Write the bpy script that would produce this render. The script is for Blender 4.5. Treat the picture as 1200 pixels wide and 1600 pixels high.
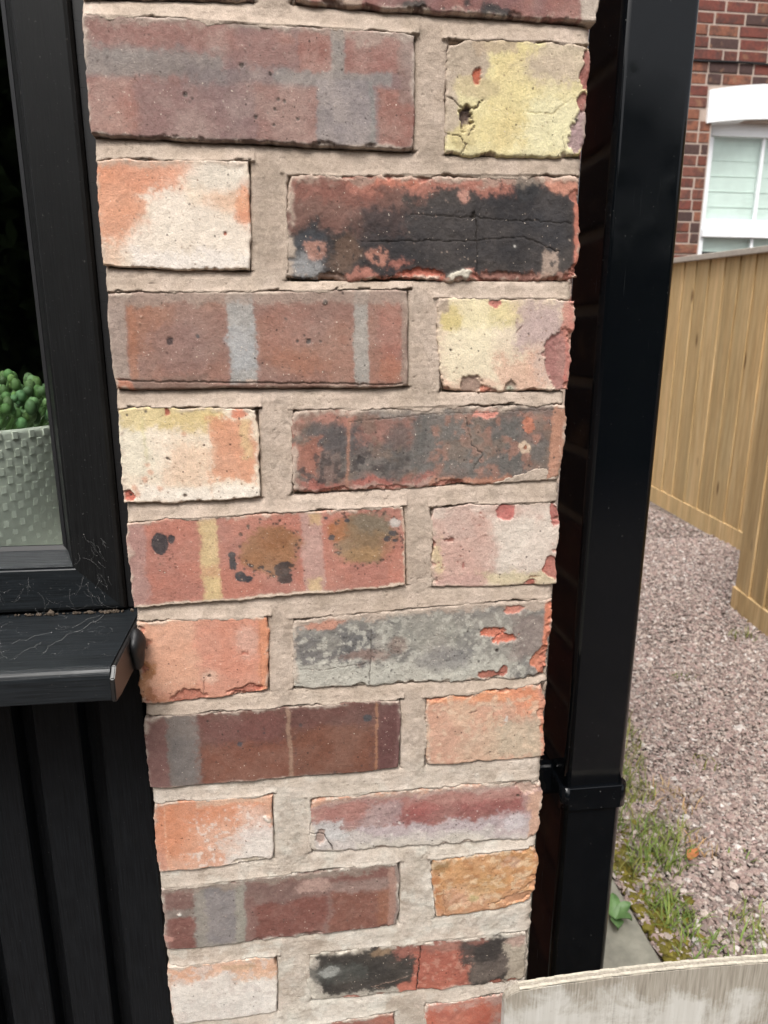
import bpy, bmesh, math, random
import numpy as np
from mathutils import Matrix, Vector

for o in list(bpy.data.objects):
    bpy.data.objects.remove(o, do_unlink=True)
S = bpy.context.scene
COL = S.collection
R = math.radians
random.seed(7)

# ------------------------------------------------------------------ camera
CAM = Vector((0.1298, -0.5083, 1.05))
cr = Vector((0.9925, -0.1218, 0.0030)); cf = Vector((0.1190, 0.9634, -0.2403))
cf.normalize(); cu = cr.cross(cf).normalized(); cr = cf.cross(cu).normalized()
cd = bpy.data.cameras.new('camera'); cam = bpy.data.objects.new('camera', cd); COL.objects.link(cam)
M4 = Matrix.Identity(4)
for i in range(3):
    M4[i][0] = cr[i]; M4[i][1] = cu[i]; M4[i][2] = -cf[i]; M4[i][3] = CAM[i]
cam.matrix_world = M4
cd.sensor_fit = 'VERTICAL'; cd.sensor_height = 36.0; cd.sensor_width = 27.0
cd.lens = 36.0 * 1062.3 / 1600.0
cd.clip_start = 0.01; cd.clip_end = 500
cd.dof.use_dof = True; cd.dof.focus_distance = 0.56; cd.dof.aperture_fstop = 12.0
S.camera = cam
S.render.resolution_x = 768; S.render.resolution_y = 1024

# ------------------------------------------------------------------ sky and sun (bright overcast)
SUN_EL, SUN_AZ = 58.0, 205.0            # azimuth measured from +Y towards +X: behind the viewer, a little left
w = bpy.data.worlds.new('World'); S.world = w; w.use_nodes = True
nt = w.node_tree; nt.nodes.clear()
sky = nt.nodes.new('ShaderNodeTexSky'); sky.sky_type = 'NISHITA'; sky.sun_disc = False
sky.sun_elevation = R(SUN_EL); sky.sun_rotation = R(SUN_AZ)
sky.air_density = 1.0; sky.dust_density = 6.0; sky.ozone_density = 1.0
hs = nt.nodes.new('ShaderNodeHueSaturation'); hs.inputs['Saturation'].default_value = 0.22
bg = nt.nodes.new('ShaderNodeBackground'); bg.inputs[1].default_value = 0.12
wo = nt.nodes.new('ShaderNodeOutputWorld')
nt.links.new(sky.outputs[0], hs.inputs['Color']); nt.links.new(hs.outputs[0], bg.inputs[0]); nt.links.new(bg.outputs[0], wo.inputs[0])
sl = bpy.data.lights.new('sun', 'SUN'); sl.energy = 1.2; sl.angle = R(24); sl.color = (1.0, 0.965, 0.91)
so = bpy.data.objects.new('sun', sl); COL.objects.link(so)
sd = Vector((math.sin(R(SUN_AZ)) * math.cos(R(SUN_EL)), math.cos(R(SUN_AZ)) * math.cos(R(SUN_EL)), math.sin(R(SUN_EL))))
so.rotation_euler = sd.to_track_quat('Z', 'Y').to_euler()
so.location = (0, -3, 6)
S.view_settings.view_transform = 'Standard'; S.view_settings.look = 'None'
S.view_settings.gamma = 1.0; S.view_settings.use_curve_mapping = False
S.view_settings.exposure = 1.02

# ------------------------------------------------------------------ helpers
def lin(c):
    c = np.asarray(c, float) / 255.0
    return np.where(c <= 0.04045, c / 12.92, ((c + 0.055) / 1.055) ** 2.4)
GAIN = 0.80
def alb(c): return lin(c) * GAIN
def albd(c):    # brick pigment, slightly greyed by weathering
    a = alb(c); return a * 0.95 + 0.05 * a.mean()
def ss(a, b, x):
    t = np.clip((x - a) / (b - a), 0, 1); return t * t * (3 - 2 * t)
TAB = np.random.RandomState(1234).rand(512, 512).astype(np.float32)
def vn(x, y, s=0):
    x = np.asarray(x, np.float32); y = np.asarray(y, np.float32)
    xf = np.floor(x); yf = np.floor(y); fx = x - xf; fy = y - yf
    xi = (xf.astype(np.int32) + (s * 73) % 509) & 511; yi = (yf.astype(np.int32) + (s * 151) % 503) & 511
    x1 = (xi + 1) & 511; y1 = (yi + 1) & 511
    fx = fx * fx * (3 - 2 * fx); fy = fy * fy * (3 - 2 * fy)
    a = TAB[yi, xi]; b = TAB[yi, x1]; c = TAB[y1, xi]; d = TAB[y1, x1]
    a = a + (b - a) * fx; c = c + (d - c) * fx
    return a + (c - a) * fy
def fbm(x, y, sc, s=0, o=4):
    x = np.asarray(x, np.float32) / sc; y = np.asarray(y, np.float32) / sc
    t = 0; a = 1.0; tot = 0
    for k in range(o):
        t = t + a * vn(x + 17.3 * k, y - 9.1 * k, s + 31 * k); tot += a; a *= 0.55; x = x * 2.03; y = y * 2.03
    return t / tot
def link(o, parent=None):
    COL.objects.link(o)
    if parent is not None: o.parent = parent
    return o
def tag(o, label=None, cat=None, group=None, kind=None):
    if label: o['label'] = label
    if cat: o['category'] = cat
    if group: o['group'] = group
    if kind: o['kind'] = kind
    return o
def empty(name, loc):
    o = bpy.data.objects.new(name, None); o.location = loc; o.empty_display_size = 0.05
    return link(o)
def place(o, parent, loc):
    """world location given; parents are unrotated empties or meshes at known places"""
    link(o, parent)
    p = Vector(loc); q = parent
    while q is not None:
        p = p - q.location; q = q.parent
    o.location = p
    return o
def mesh_np(name, V, F, mat, col=None, smooth=True):
    """V (n,3), F (m,4) or (m,3) index arrays"""
    me = bpy.data.meshes.new(name)
    k = F.shape[1]
    me.vertices.add(len(V)); me.vertices.foreach_set('co', np.ascontiguousarray(V, dtype=np.float32).ravel())
    me.loops.add(F.size); me.loops.foreach_set('vertex_index', np.ascontiguousarray(F, dtype=np.int32).ravel())
    me.polygons.add(len(F)); me.polygons.foreach_set('loop_start', np.arange(0, F.size, k, dtype=np.int32))
    me.polygons.foreach_set('loop_total', np.full(len(F), k, dtype=np.int32))
    me.polygons.foreach_set('use_smooth', np.full(len(F), smooth, dtype=bool))
    if col is not None:
        a = me.color_attributes.new('Col', 'FLOAT_COLOR', 'POINT')
        c = np.ones((len(V), 4), np.float32); c[:, :3] = col
        a.data.foreach_set('color', c.ravel())
    me.update(calc_edges=True); me.validate()
    if mat: me.materials.append(mat)
    return me
def bm_mesh(name, bm, mat, smooth=False):
    me = bpy.data.meshes.new(name); bm.normal_update(); bm.to_mesh(me); bm.free()
    if smooth:
        for p in me.polygons: p.use_smooth = True
    if mat: me.materials.append(mat)
    return me
def box(bm, x0, x1, y0, y1, z0, z1, bev=0.0, seg=2):
    r = bmesh.ops.create_cube(bm, size=1.0)
    vs = r['verts']
    for v in vs:
        v.co = ((x0 + x1) / 2 + v.co.x * (x1 - x0), (y0 + y1) / 2 + v.co.y * (y1 - y0), (z0 + z1) / 2 + v.co.z * (z1 - z0))
    if bev > 0:
        es = list({e for v in vs for e in v.link_edges})
        bmesh.ops.bevel(bm, geom=es, offset=bev, segments=seg, profile=0.5, affect='EDGES')
    return vs
def prism(bm, prof, axis, a, b):
    """extrude closed profile of 2-D points along axis from a to b"""
    def P(p, t):
        return {'x': (t, p[0], p[1]), 'y': (p[0], t, p[1]), 'z': (p[0], p[1], t)}[axis]
    v0 = [bm.verts.new(P(p, a)) for p in prof]; v1 = [bm.verts.new(P(p, b)) for p in prof]
    n = len(prof); fs = []
    for i in range(n):
        fs.append(bm.faces.new((v0[i], v0[(i + 1) % n], v1[(i + 1) % n], v1[i])))
    fs.append(bm.faces.new(v0[::-1])); fs.append(bm.faces.new(v1))
    bmesh.ops.recalc_face_normals(bm, faces=fs)
    return fs

# ------------------------------------------------------------------ materials
def newmat(name):
    m = bpy.data.materials.new(name); m.use_nodes = True
    nt = m.node_tree; b = nt.nodes['Principled BSDF']
    return m, nt, b
def N(nt, t, **kw):
    n = nt.nodes.new(t)
    for k, v in kw.items():
        if k.startswith('i_'): n.inputs[k[2:].replace('_', ' ')].default_value = v
        else: setattr(n, k, v)
    return n
def noise(nt, vec, sc, det=4, rough=0.6, dist=0.0):
    n = N(nt, 'ShaderNodeTexNoise'); n.inputs['Scale'].default_value = sc; n.inputs['Detail'].default_value = det
    n.inputs['Roughness'].default_value = rough; n.inputs['Distortion'].default_value = dist
    if vec is not None: nt.links.new(vec, n.inputs['Vector'])
    return n.outputs['Fac']
def ramp(nt, fac, stops):
    r = N(nt, 'ShaderNodeValToRGB')
    while len(r.color_ramp.elements) < len(stops): r.color_ramp.elements.new(0.5)
    for e, (p, c) in zip(r.color_ramp.elements, stops):
        e.position = p; e.color = (c, c, c, 1) if isinstance(c, (int, float)) else (*c, 1)
    nt.links.new(fac, r.inputs[0]); return r.outputs[0]
def mixc(nt, fac, a, b, mode='MIX'):
    m = N(nt, 'ShaderNodeMix', data_type='RGBA', blend_type=mode)
    for sock, val in ((0, fac), (6, a), (7, b)):
        if isinstance(val, (int, float)): m.inputs[sock].default_value = val
        elif isinstance(val, (tuple, list)): m.inputs[sock].default_value = (*val[:3], 1)
        else: nt.links.new(val, m.inputs[sock])
    return m.outputs[2]
def bump(nt, h, strength, dist, normal=None):
    b = N(nt, 'ShaderNodeBump'); b.inputs['Strength'].default_value = strength; b.inputs['Distance'].default_value = dist
    nt.links.new(h, b.inputs['Height'])
    if normal is not None: nt.links.new(normal, b.inputs['Normal'])
    return b.outputs[0]
def coords(nt, kind='Object', scale=None):
    t = N(nt, 'ShaderNodeTexCoord'); o = t.outputs[kind]
    if scale:
        mp = N(nt, 'ShaderNodeMapping'); mp.inputs['Scale'].default_value = scale; nt.links.new(o, mp.inputs[0]); o = mp.outputs[0]
    return o

def mat_brickface():
    m, nt, b = newmat('weathered_brick')
    at = N(nt, 'ShaderNodeAttribute', attribute_name='Col')
    P = coords(nt)
    f1 = noise(nt, P, 900, 3, 0.7); f2 = noise(nt, P, 260, 4, 0.65)
    c = mixc(nt, 1.0, at.outputs['Color'], ramp(nt, f1, [(0.28, 0.80), (0.5, 1.0), (0.75, 1.15)]), 'MULTIPLY')
    c = mixc(nt, 1.0, c, ramp(nt, f2, [(0.3, 0.88), (0.55, 1.0), (0.75, 1.10)]), 'MULTIPLY')
    sp = ramp(nt, noise(nt, P, 420, 2, 0.5), [(0.0, 1.0), (0.24, 1.0), (0.30, 0.0)])
    c = mixc(nt, sp, c, mixc(nt, 0.5, c, (0.03, 0.022, 0.02)))
    for vs_, lo_, amt in ((190, 0.66, 0.85), (400, 0.74, 0.75)):
        v = N(nt, 'ShaderNodeTexVoronoi'); v.inputs['Scale'].default_value = vs_
        wv = N(nt, 'ShaderNodeTexNoise'); wv.inputs['Scale'].default_value = 700; nt.links.new(P, wv.inputs['Vector'])
        wm = N(nt, 'ShaderNodeVectorMath', operation='MULTIPLY_ADD'); nt.links.new(wv.outputs['Color'], wm.inputs[0]); wm.inputs[1].default_value = (.0012, .0012, .0012); nt.links.new(P, wm.inputs[2])
        nt.links.new(wm.outputs[0], v.inputs['Vector'])
        sc_ = N(nt, 'ShaderNodeSeparateColor'); nt.links.new(v.outputs['Color'], sc_.inputs[0])
        rr_ = N(nt, 'ShaderNodeMapRange'); rr_.inputs[1].default_value = lo_; rr_.inputs[2].default_value = 1.0; rr_.inputs[3].default_value = 0.0; rr_.inputs[4].default_value = 0.20; nt.links.new(sc_.outputs[0], rr_.inputs[0])
        df = N(nt, 'ShaderNodeMath', operation='SUBTRACT'); nt.links.new(rr_.outputs[0], df.inputs[0]); nt.links.new(v.outputs['Distance'], df.inputs[1])
        pm = N(nt, 'ShaderNodeMapRange'); pm.inputs[1].default_value = 0.0; pm.inputs[2].default_value = 0.04; pm.inputs[3].default_value = 0.0; pm.inputs[4].default_value = amt; nt.links.new(df.outputs[0], pm.inputs[0])
        c = mixc(nt, pm.outputs[0], c, mixc(nt, 0.72, c, (0.025, 0.018, 0.016)))
    lt = ramp(nt, noise(nt, P, 520, 2, 0.5), [(0.715, 0.0), (0.745, 0.65)])
    c = mixc(nt, lt, c, (0.66, 0.57, 0.48))
    nt.links.new(c, b.inputs['Base Color']); b.inputs['Roughness'].default_value = 0.92
    b.inputs['Specular IOR Level'].default_value = 0.25
    h = N(nt, 'ShaderNodeMath', operation='ADD'); nt.links.new(f1, h.inputs[0]); nt.links.new(f2, h.inputs[1])
    nt.links.new(bump(nt, h.outputs[0], 0.45, 0.0009), b.inputs['Normal'])
    return m
def mat_mortar():
    m, nt, b = newmat('lime_mortar')
    at = N(nt, 'ShaderNodeAttribute', attribute_name='Col')
    P = coords(nt)
    f1 = noise(nt, P, 1300, 2, 0.7); f2 = noise(nt, P, 300, 4, 0.65); f3 = noise(nt, P, 45, 4, 0.6)
    c = mixc(nt, 1.0, at.outputs['Color'], ramp(nt, f1, [(0.25, 0.78), (0.5, 1.0), (0.78, 1.18)]), 'MULTIPLY')
    c = mixc(nt, 1.0, c, ramp(nt, f2, [(0.3, 0.86), (0.55, 1.0), (0.75, 1.1)]), 'MULTIPLY')
    c = mixc(nt, 1.0, c, ramp(nt, f3, [(0.3, (0.88, 0.86, 0.83)), (0.7, (1.06, 1.06, 1.06))]), 'MULTIPLY')
    sp = ramp(nt, noise(nt, P, 700, 1, 0.5), [(0.0, 1.0), (0.22, 1.0), (0.27, 0.0)])
    c = mixc(nt, sp, c, mixc(nt, 0.4, c, (0.06, 0.045, 0.035)))
    nt.links.new(c, b.inputs['Base Color']); b.inputs['Roughness'].default_value = 0.95
    b.inputs['Specular IOR Level'].default_value = 0.2
    h = N(nt, 'ShaderNodeMath', operation='ADD'); nt.links.new(f1, h.inputs[0]); nt.links.new(f2, h.inputs[1])
    nt.links.new(bump(nt, h.outputs[0], 0.5, 0.0009), b.inputs['Normal'])
    return m
def mat_woodgrain_black(name, axis, base=(0.0046, 0.0048, 0.0050), rough=0.38, spec=0.2):
    m, nt, b = newmat(name)
    sc = {'z': (900, 900, 26), 'x': (26, 900, 900)}[axis]
    P = coords(nt, 'Object', sc)
    g = noise(nt, P, 1.0, 3, 0.6)
    P2 = coords(nt)
    dust = ramp(nt, noise(nt, P2, 60, 5, 0.7), [(0.42, 0.0), (0.75, 1.0)])
    sp = ramp(nt, noise(nt, P2, 650, 1, 0.5), [(0.74, 0.0), (0.78, 1.0)])
    c = mixc(nt, ramp(nt, g, [(0.35, 0.0), (0.7, 1.0)]), base, tuple(x * 2.6 for x in base))
    c = mixc(nt, mixc(nt, 0.012, (0, 0, 0), dust), c, (0.16, 0.16, 0.155))
    c = mixc(nt, sp, c, (0.05, 0.05, 0.048))
    nt.links.new(c, b.inputs['Base Color'])
    b.inputs['Specular IOR Level'].default_value = spec
    rr = ramp(nt, g, [(0.3, rough + 0.12), (0.7, rough - 0.06)])
    nt.links.new(rr, b.inputs['Roughness'])
    nt.links.new(bump(nt, g, 0.35, 0.0006), b.inputs['Normal'])
    return m
def mat_plain(name, c, rough=0.6, spec=0.5, var=0.15, sc=40, bmp=0.0, metal=0.0):
    m, nt, b = newmat(name)
    P = coords(nt); f = noise(nt, P, sc, 5, 0.65)
    cc = mixc(nt, ramp(nt, f, [(0.3, 0.0), (0.7, 1.0)]), tuple(x * (1 - var) for x in c), tuple(min(1, x * (1 + var)) for x in c))
    nt.links.new(cc, b.inputs['Base Color']); b.inputs['Roughness'].default_value = rough
    b.inputs['Specular IOR Level'].default_value = spec; b.inputs['Metallic'].default_value = metal
    if bmp: nt.links.new(bump(nt, f, 0.5, bmp), b.inputs['Normal'])
    return m
def mat_pipe():
    m, nt, b = newmat('black_gloss_pvc')
    P = coords(nt); Ps = coords(nt, 'Object', (900, 900, 14))
    sc = noise(nt, Ps, 1.0, 2, 0.5)
    scr = ramp(nt, sc, [(0.70, 0.0), (0.76, 1.0)])
    patch = ramp(nt, noise(nt, P, 9, 3, 0.6), [(0.48, 0.0), (0.62, 1.0)])
    k = mixc(nt, 1.0, scr, patch, 'MULTIPLY')
    spk = ramp(nt, noise(nt, P, 500, 1, 0.5), [(0.755, 0.0), (0.79, 1.0)])
    c = mixc(nt, mixc(nt, 0.5, (0, 0, 0), k), (0.003, 0.0038, 0.005), (0.05, 0.052, 0.055))
    c = mixc(nt, spk, c, (0.09, 0.09, 0.085))
    nt.links.new(c, b.inputs['Base Color'])
    r = ramp(nt, noise(nt, P, 30, 4, 0.6), [(0.3, 0.05), (0.75, 0.15)])
    r2 = mixc(nt, k, r, (0.5, 0.5, 0.5)); nt.links.new(r2, b.inputs['Roughness'])
    b.inputs['Specular IOR Level'].default_value = 0.26
    nt.links.new(bump(nt, noise(nt, P, 10, 2, 0.5), 0.18, 0.0012), b.inputs['Normal'])
    return m
def mat_vcol(name, rough=0.9, sc=300, amp=0.15, spec=0.3, trans=0.0):
    m, nt, b = newmat(name)
    at = N(nt, 'ShaderNodeAttribute', attribute_name='Col')
    f = noise(nt, coords(nt), sc, 3, 0.6)
    c = mixc(nt, 1.0, at.outputs['Color'], ramp(nt, f, [(0.3, 1 - amp), (0.7, 1 + amp)]), 'MULTIPLY')
    nt.links.new(c, b.inputs['Base Color']); b.inputs['Roughness'].default_value = rough
    b.inputs['Specular IOR Level'].default_value = spec
    nt.links.new(bump(nt, f, 0.3, 0.001), b.inputs['Normal'])
    return m
def mat_ground():
    m, nt, b = newmat('gravel_bed')
    P = coords(nt)
    v = N(nt, 'ShaderNodeTexVoronoi'); v.inputs['Scale'].default_value = 115; nt.links.new(P, v.inputs['Vector'])
    sep = N(nt, 'ShaderNodeSeparateColor'); nt.links.new(v.outputs['Color'], sep.inputs[0])
    c = ramp(nt, sep.outputs[0], [(0.0, tuple(alb((84, 72, 68)))), (0.35, tuple(alb((128, 112, 104)))), (0.7, tuple(alb((162, 146, 136)))), (1.0, tuple(alb((214, 202, 192))))])
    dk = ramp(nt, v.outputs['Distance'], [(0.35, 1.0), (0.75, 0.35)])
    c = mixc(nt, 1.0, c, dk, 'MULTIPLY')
    f = ramp(nt, noise(nt, P, 3.5, 4, 0.6), [(0.35, 0.85), (0.65, 1.08)])
    c = mixc(nt, 1.0, c, f, 'MULTIPLY')
    nt.links.new(c, b.inputs['Base Color']); b.inputs['Roughness'].default_value = 0.95
    inv = N(nt, 'ShaderNodeMath', operation='SUBTRACT'); inv.inputs[0].default_value = 1.0; nt.links.new(v.outputs['Distance'], inv.inputs[1])
    nt.links.new(bump(nt, inv.outputs[0], 0.9, 0.008), b.inputs['Normal'])
    return m
def mat_glass(name='window_glass', tint=(0.93, 0.96, 0.95)):
    m = bpy.data.materials.new(name); m.use_nodes = True; nt = m.node_tree; nt.nodes.clear()
    o = nt.nodes.new('ShaderNodeOutputMaterial'); mx = nt.nodes.new('ShaderNodeMixShader')
    t = nt.nodes.new('ShaderNodeBsdfTransparent'); t.inputs[0].default_value = (*tint, 1)
    g = nt.nodes.new('ShaderNodeBsdfGlossy'); g.inputs['Roughness'].default_value = 0.01
    lw = nt.nodes.new('ShaderNodeLayerWeight'); lw.inputs[0].default_value = 0.5
    pw = nt.nodes.new('ShaderNodeMath'); pw.operation = 'POWER'; pw.inputs[1].default_value = 5.0; nt.links.new(lw.outputs['Facing'], pw.inputs[0])
    fr = nt.nodes.new('ShaderNodeMath'); fr.operation = 'MULTIPLY_ADD'; fr.inputs[1].default_value = 0.95; fr.inputs[2].default_value = 0.045; nt.links.new(pw.outputs[0], fr.inputs[0])
    nt.links.new(fr.outputs[0], mx.inputs[0]); nt.links.new(t.outputs[0], mx.inputs[1]); nt.links.new(g.outputs[0], mx.inputs[2])
    nt.links.new(mx.outputs[0], o.inputs[0]); return m
def mat_fence():
    m, nt, b = newmat('treated_softwood')
    oi = N(nt, 'ShaderNodeObjectInfo')
    t = N(nt, 'ShaderNodeTexCoord')
    ad = N(nt, 'ShaderNodeVectorMath', operation='MULTIPLY_ADD')
    nt.links.new(oi.outputs['Random'], ad.inputs[0]); ad.inputs[1].default_value = (37, 53, 71); nt.links.new(t.outputs['Object'], ad.inputs[2])
    mp = N(nt, 'ShaderNodeMapping'); mp.inputs['Scale'].default_value = (1, 1, 0.05); nt.links.new(ad.outputs[0], mp.inputs[0])
    g = noise(nt, mp.outputs[0], 55, 4, 0.6, 0.3)
    big = noise(nt, mp.outputs[0], 12, 3, 0.55)
    c = ramp(nt, g, [(0.25, tuple(alb((190, 158, 112)))), (0.5, tuple(alb((218, 188, 142)))), (0.8, tuple(alb((236, 212, 172))))])
    c = mixc(nt, 1.0, c, ramp(nt, big, [(0.3, (0.82, 0.84, 0.80)), (0.7, (1.1, 1.07, 1.02))]), 'MULTIPLY')
    c = mixc(nt, 1.0, c, ramp(nt, oi.outputs['Random'], [(0.0, (0.86, 0.84, 0.80)), (1.0, (1.08, 1.06, 1.04))]), 'MULTIPLY')
    fine = noise(nt, mp.outputs[0], 190, 3, 0.6)
    c = mixc(nt, 1.0, c, ramp(nt, fine, [(0.3, 0.82), (0.7, 1.12)]), 'MULTIPLY')
    # knots
    mk = N(nt, 'ShaderNodeMapping'); mk.inputs['Scale'].default_value = (1, 1, 0.35); nt.links.new(ad.outputs[0], mk.inputs[0])
    v = N(nt, 'ShaderNodeTexVoronoi'); v.inputs['Scale'].default_value = 6.5; nt.links.new(mk.outputs[0], v.inputs['Vector'])
    k = ramp(nt, v.outputs['Distance'], [(0.0, 1.0), (0.06, 0.8), (0.12, 0.0)])
    c = mixc(nt, k, c, tuple(alb((98, 70, 40))))
    nt.links.new(c, b.inputs['Base Color']); b.inputs['Roughness'].default_value = 0.8
    b.inputs['Specular IOR Level'].default_value = 0.25
    nt.links.new(bump(nt, g, 0.3, 0.002), b.inputs['Normal'])
    return m
def mat_housebrick():
    m, nt, b = newmat('red_house_brick')
    oi = N(nt, 'ShaderNodeObjectInfo'); P = coords(nt)
    c = ramp(nt, oi.outputs['Random'], [(0.0, tuple(alb((150, 86, 74)))), (0.18, tuple(alb((160, 102, 88)))), (0.34, tuple(alb((100, 80, 78)))),
                                        (0.5, tuple(alb((150, 88, 72)))), (0.62, tuple(alb((186, 122, 96)))), (0.76, tuple(alb((88, 72, 72)))), (0.88, tuple(alb((156, 88, 78))))])
    c.node.color_ramp.interpolation = 'CONSTANT'
    ad = N(nt, 'ShaderNodeVectorMath', operation='MULTIPLY_ADD')
    nt.links.new(oi.outputs['Random'], ad.inputs[0]); ad.inputs[1].default_value = (31, 17, 57); nt.links.new(P, ad.inputs[2])
    f = noise(nt, ad.outputs[0], 13, 3, 0.6); f2 = noise(nt, ad.outputs[0], 60, 3, 0.6)
    c = mixc(nt, ramp(nt, f, [(0.46, 0.0), (0.62, 0.7)]), c, tuple(alb((92, 74, 72))))
    c = mixc(nt, ramp(nt, noise(nt, ad.outputs[0], 16, 2, 0.5), [(0.6, 0.0), (0.7, 0.5)]), c, tuple(alb((206, 160, 124))))
    c = mixc(nt, 1.0, c, ramp(nt, f2, [(0.3, 0.5), (0.7, 0.85)]), 'MULTIPLY')
    c = mixc(nt, 0.3, c, tuple(alb((104, 78, 70)) * .75))
    nt.links.new(c, b.inputs['Base Color']); b.inputs['Roughness'].default_value = 0.9; b.inputs['Specular IOR Level'].default_value = 0.2
    nt.links.new(bump(nt, f2, 0.4, 0.003), b.inputs['Normal'])
    return m
def mat_board():
    m, nt, b = newmat('weathered_painted_ply')
    P = coords(nt); G = coords(nt, 'Object', (1, 1, 0.06))
    g = noise(nt, G, 420, 3, 0.65); g2 = noise(nt, G, 120, 4, 0.6)
    wood = ramp(nt, g, [(0.25, tuple(alb((138, 130, 118)))), (0.5, tuple(alb((168, 160, 147)))), (0.8, tuple(alb((190, 184, 172))))])
    paint = ramp(nt, g2, [(0.25, tuple(alb((196, 192, 184)))), (0.7, tuple(alb((222, 220, 214))))])
    sx = N(nt, 'ShaderNodeSeparateXYZ'); nt.links.new(P, sx.inputs[0])
    big = noise(nt, P, 16, 6, 0.72, 0.4)
    # paint survives mostly on the left part and low down, worn along the top edge
    def mr(sock, a, b_, c, d):
        n = N(nt, 'ShaderNodeMapRange'); n.inputs[1].default_value = a; n.inputs[2].default_value = b_; n.inputs[3].default_value = c; n.inputs[4].default_value = d
        nt.links.new(sock, n.inputs[0]); return n.outputs[0]
    xs = mr(sx.outputs[0], 0.06, 0.26, 0.27, 0.02); zs = mr(sx.outputs[2], 0.470, 0.505, 0.0, -0.30)
    a1 = N(nt, 'ShaderNodeMath', operation='ADD'); nt.links.new(big, a1.inputs[0]); nt.links.new(xs, a1.inputs[1])
    a2 = N(nt, 'ShaderNodeMath', operation='ADD'); nt.links.new(a1.outputs[0], a2.inputs[0]); nt.links.new(zs, a2.inputs[1])
    g3 = N(nt, 'ShaderNodeMath', operation='MULTIPLY_ADD'); nt.links.new(g, g3.inputs[0]); g3.inputs[1].default_value = 0.16; nt.links.new(a2.outputs[0], g3.inputs[2])
    msk = ramp(nt, g3.outputs[0], [(0.56, 0.0), (0.74, 0.85)])
    c = mixc(nt, msk, wood, paint)
    crk = ramp(nt, noise(nt, coords(nt, 'Object', (1, 1, 0.035)), 300, 2, 0.5), [(0.0, 1.0), (0.30, 0.9), (0.36, 0.0)])
    c = mixc(nt, mixc(nt, 0.15, (0, 0, 0), crk), c, tuple(alb((84, 76, 66))))
    nt.links.new(c, b.inputs['Base Color']); b.inputs['Roughness'].default_value = 0.85; b.inputs['Specular IOR Level'].default_value = 0.2
    nt.links.new(bump(nt, g3.outputs[0], 0.6, 0.0012), b.inputs['Normal'])
    return m

MB = mat_brickface(); MM = mat_mortar()
M_FRAME_V = mat_woodgrain_black('black_woodgrain_frame', 'z'); M_FRAME_H = mat_woodgrain_black('black_woodgrain_rail_skytint', 'x', base=(0.0065, 0.0078, 0.0090), rough=0.34, spec=0.26)  # rail base paler and bluer: sky reflection put into its colour
M_CLAD = mat_woodgrain_black('black_cladding', 'z', base=(0.0034, 0.0040, 0.0048), rough=0.45, spec=0.13)
M_SEAL = mat_plain('black_rubber', (0.008, 0.008, 0.009), 0.5, 0.4)
M_PIPE = mat_pipe(); M_GLASS = mat_glass(); M_GROUND = mat_ground(); M_FENCE = mat_fence(); M_HB = mat_housebrick(); M_BOARD = mat_board()
M_VC = mat_vcol('stone_chips', 0.9, 300, 0.18); M_GRASS = mat_vcol('grass_blades', 0.7, 60, 0.15)
M_CONC = mat_plain('old_concrete', tuple(alb((150, 148, 136))), 0.92, 0.2, 0.22, 30, 0.002)
M_HM = mat_plain('house_mortar', tuple(alb((184, 166, 154))), 0.95, 0.2, 0.12, 20, 0.003)
M_WHITE = mat_plain('white_paint', (0.80, 0.81, 0.82), 0.55, 0.4, 0.05, 8)
M_UPVC = mat_plain('white_upvc', (0.78, 0.80, 0.82), 0.35, 0.5, 0.03, 8)
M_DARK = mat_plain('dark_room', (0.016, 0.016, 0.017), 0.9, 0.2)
M_BLIND = mat_plain('pale_blind', (0.74, 0.80, 0.76), 0.8, 0.2, 0.10, 5)  # blind tone raised to stand in for weak sky reflection in the panes
M_RAIL = mat_plain('grey_cap', tuple(alb((190, 180, 168))), 0.8, 0.2, 0.15, 40)
M_WEB = mat_plain('cobweb_silk', (0.25, 0.25, 0.245), 0.8, 0.2)

# ================================================================== THE SETTING
bm = bmesh.new(); bmesh.ops.create_grid(bm, x_segments=2, y_segments=2, size=150)
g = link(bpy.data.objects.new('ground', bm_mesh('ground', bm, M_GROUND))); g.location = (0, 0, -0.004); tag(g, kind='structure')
bm = bmesh.new()
for i, (y0, y1) in enumerate(((-2.0, -0.62), (-0.61, 0.06), (0.07, 0.60), (0.612, 1.2), (1.21, 1.8), (1.81, 2.6))):
    box(bm, 0.34, 0.722 + 0.006 * ((i * 37) % 3 - 1), y0, y1, -0.06, 0.012, 0.006, 2)
pth = link(bpy.data.objects.new('path', bm_mesh('path', bm, M_CONC))); tag(pth, kind='structure')

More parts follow.
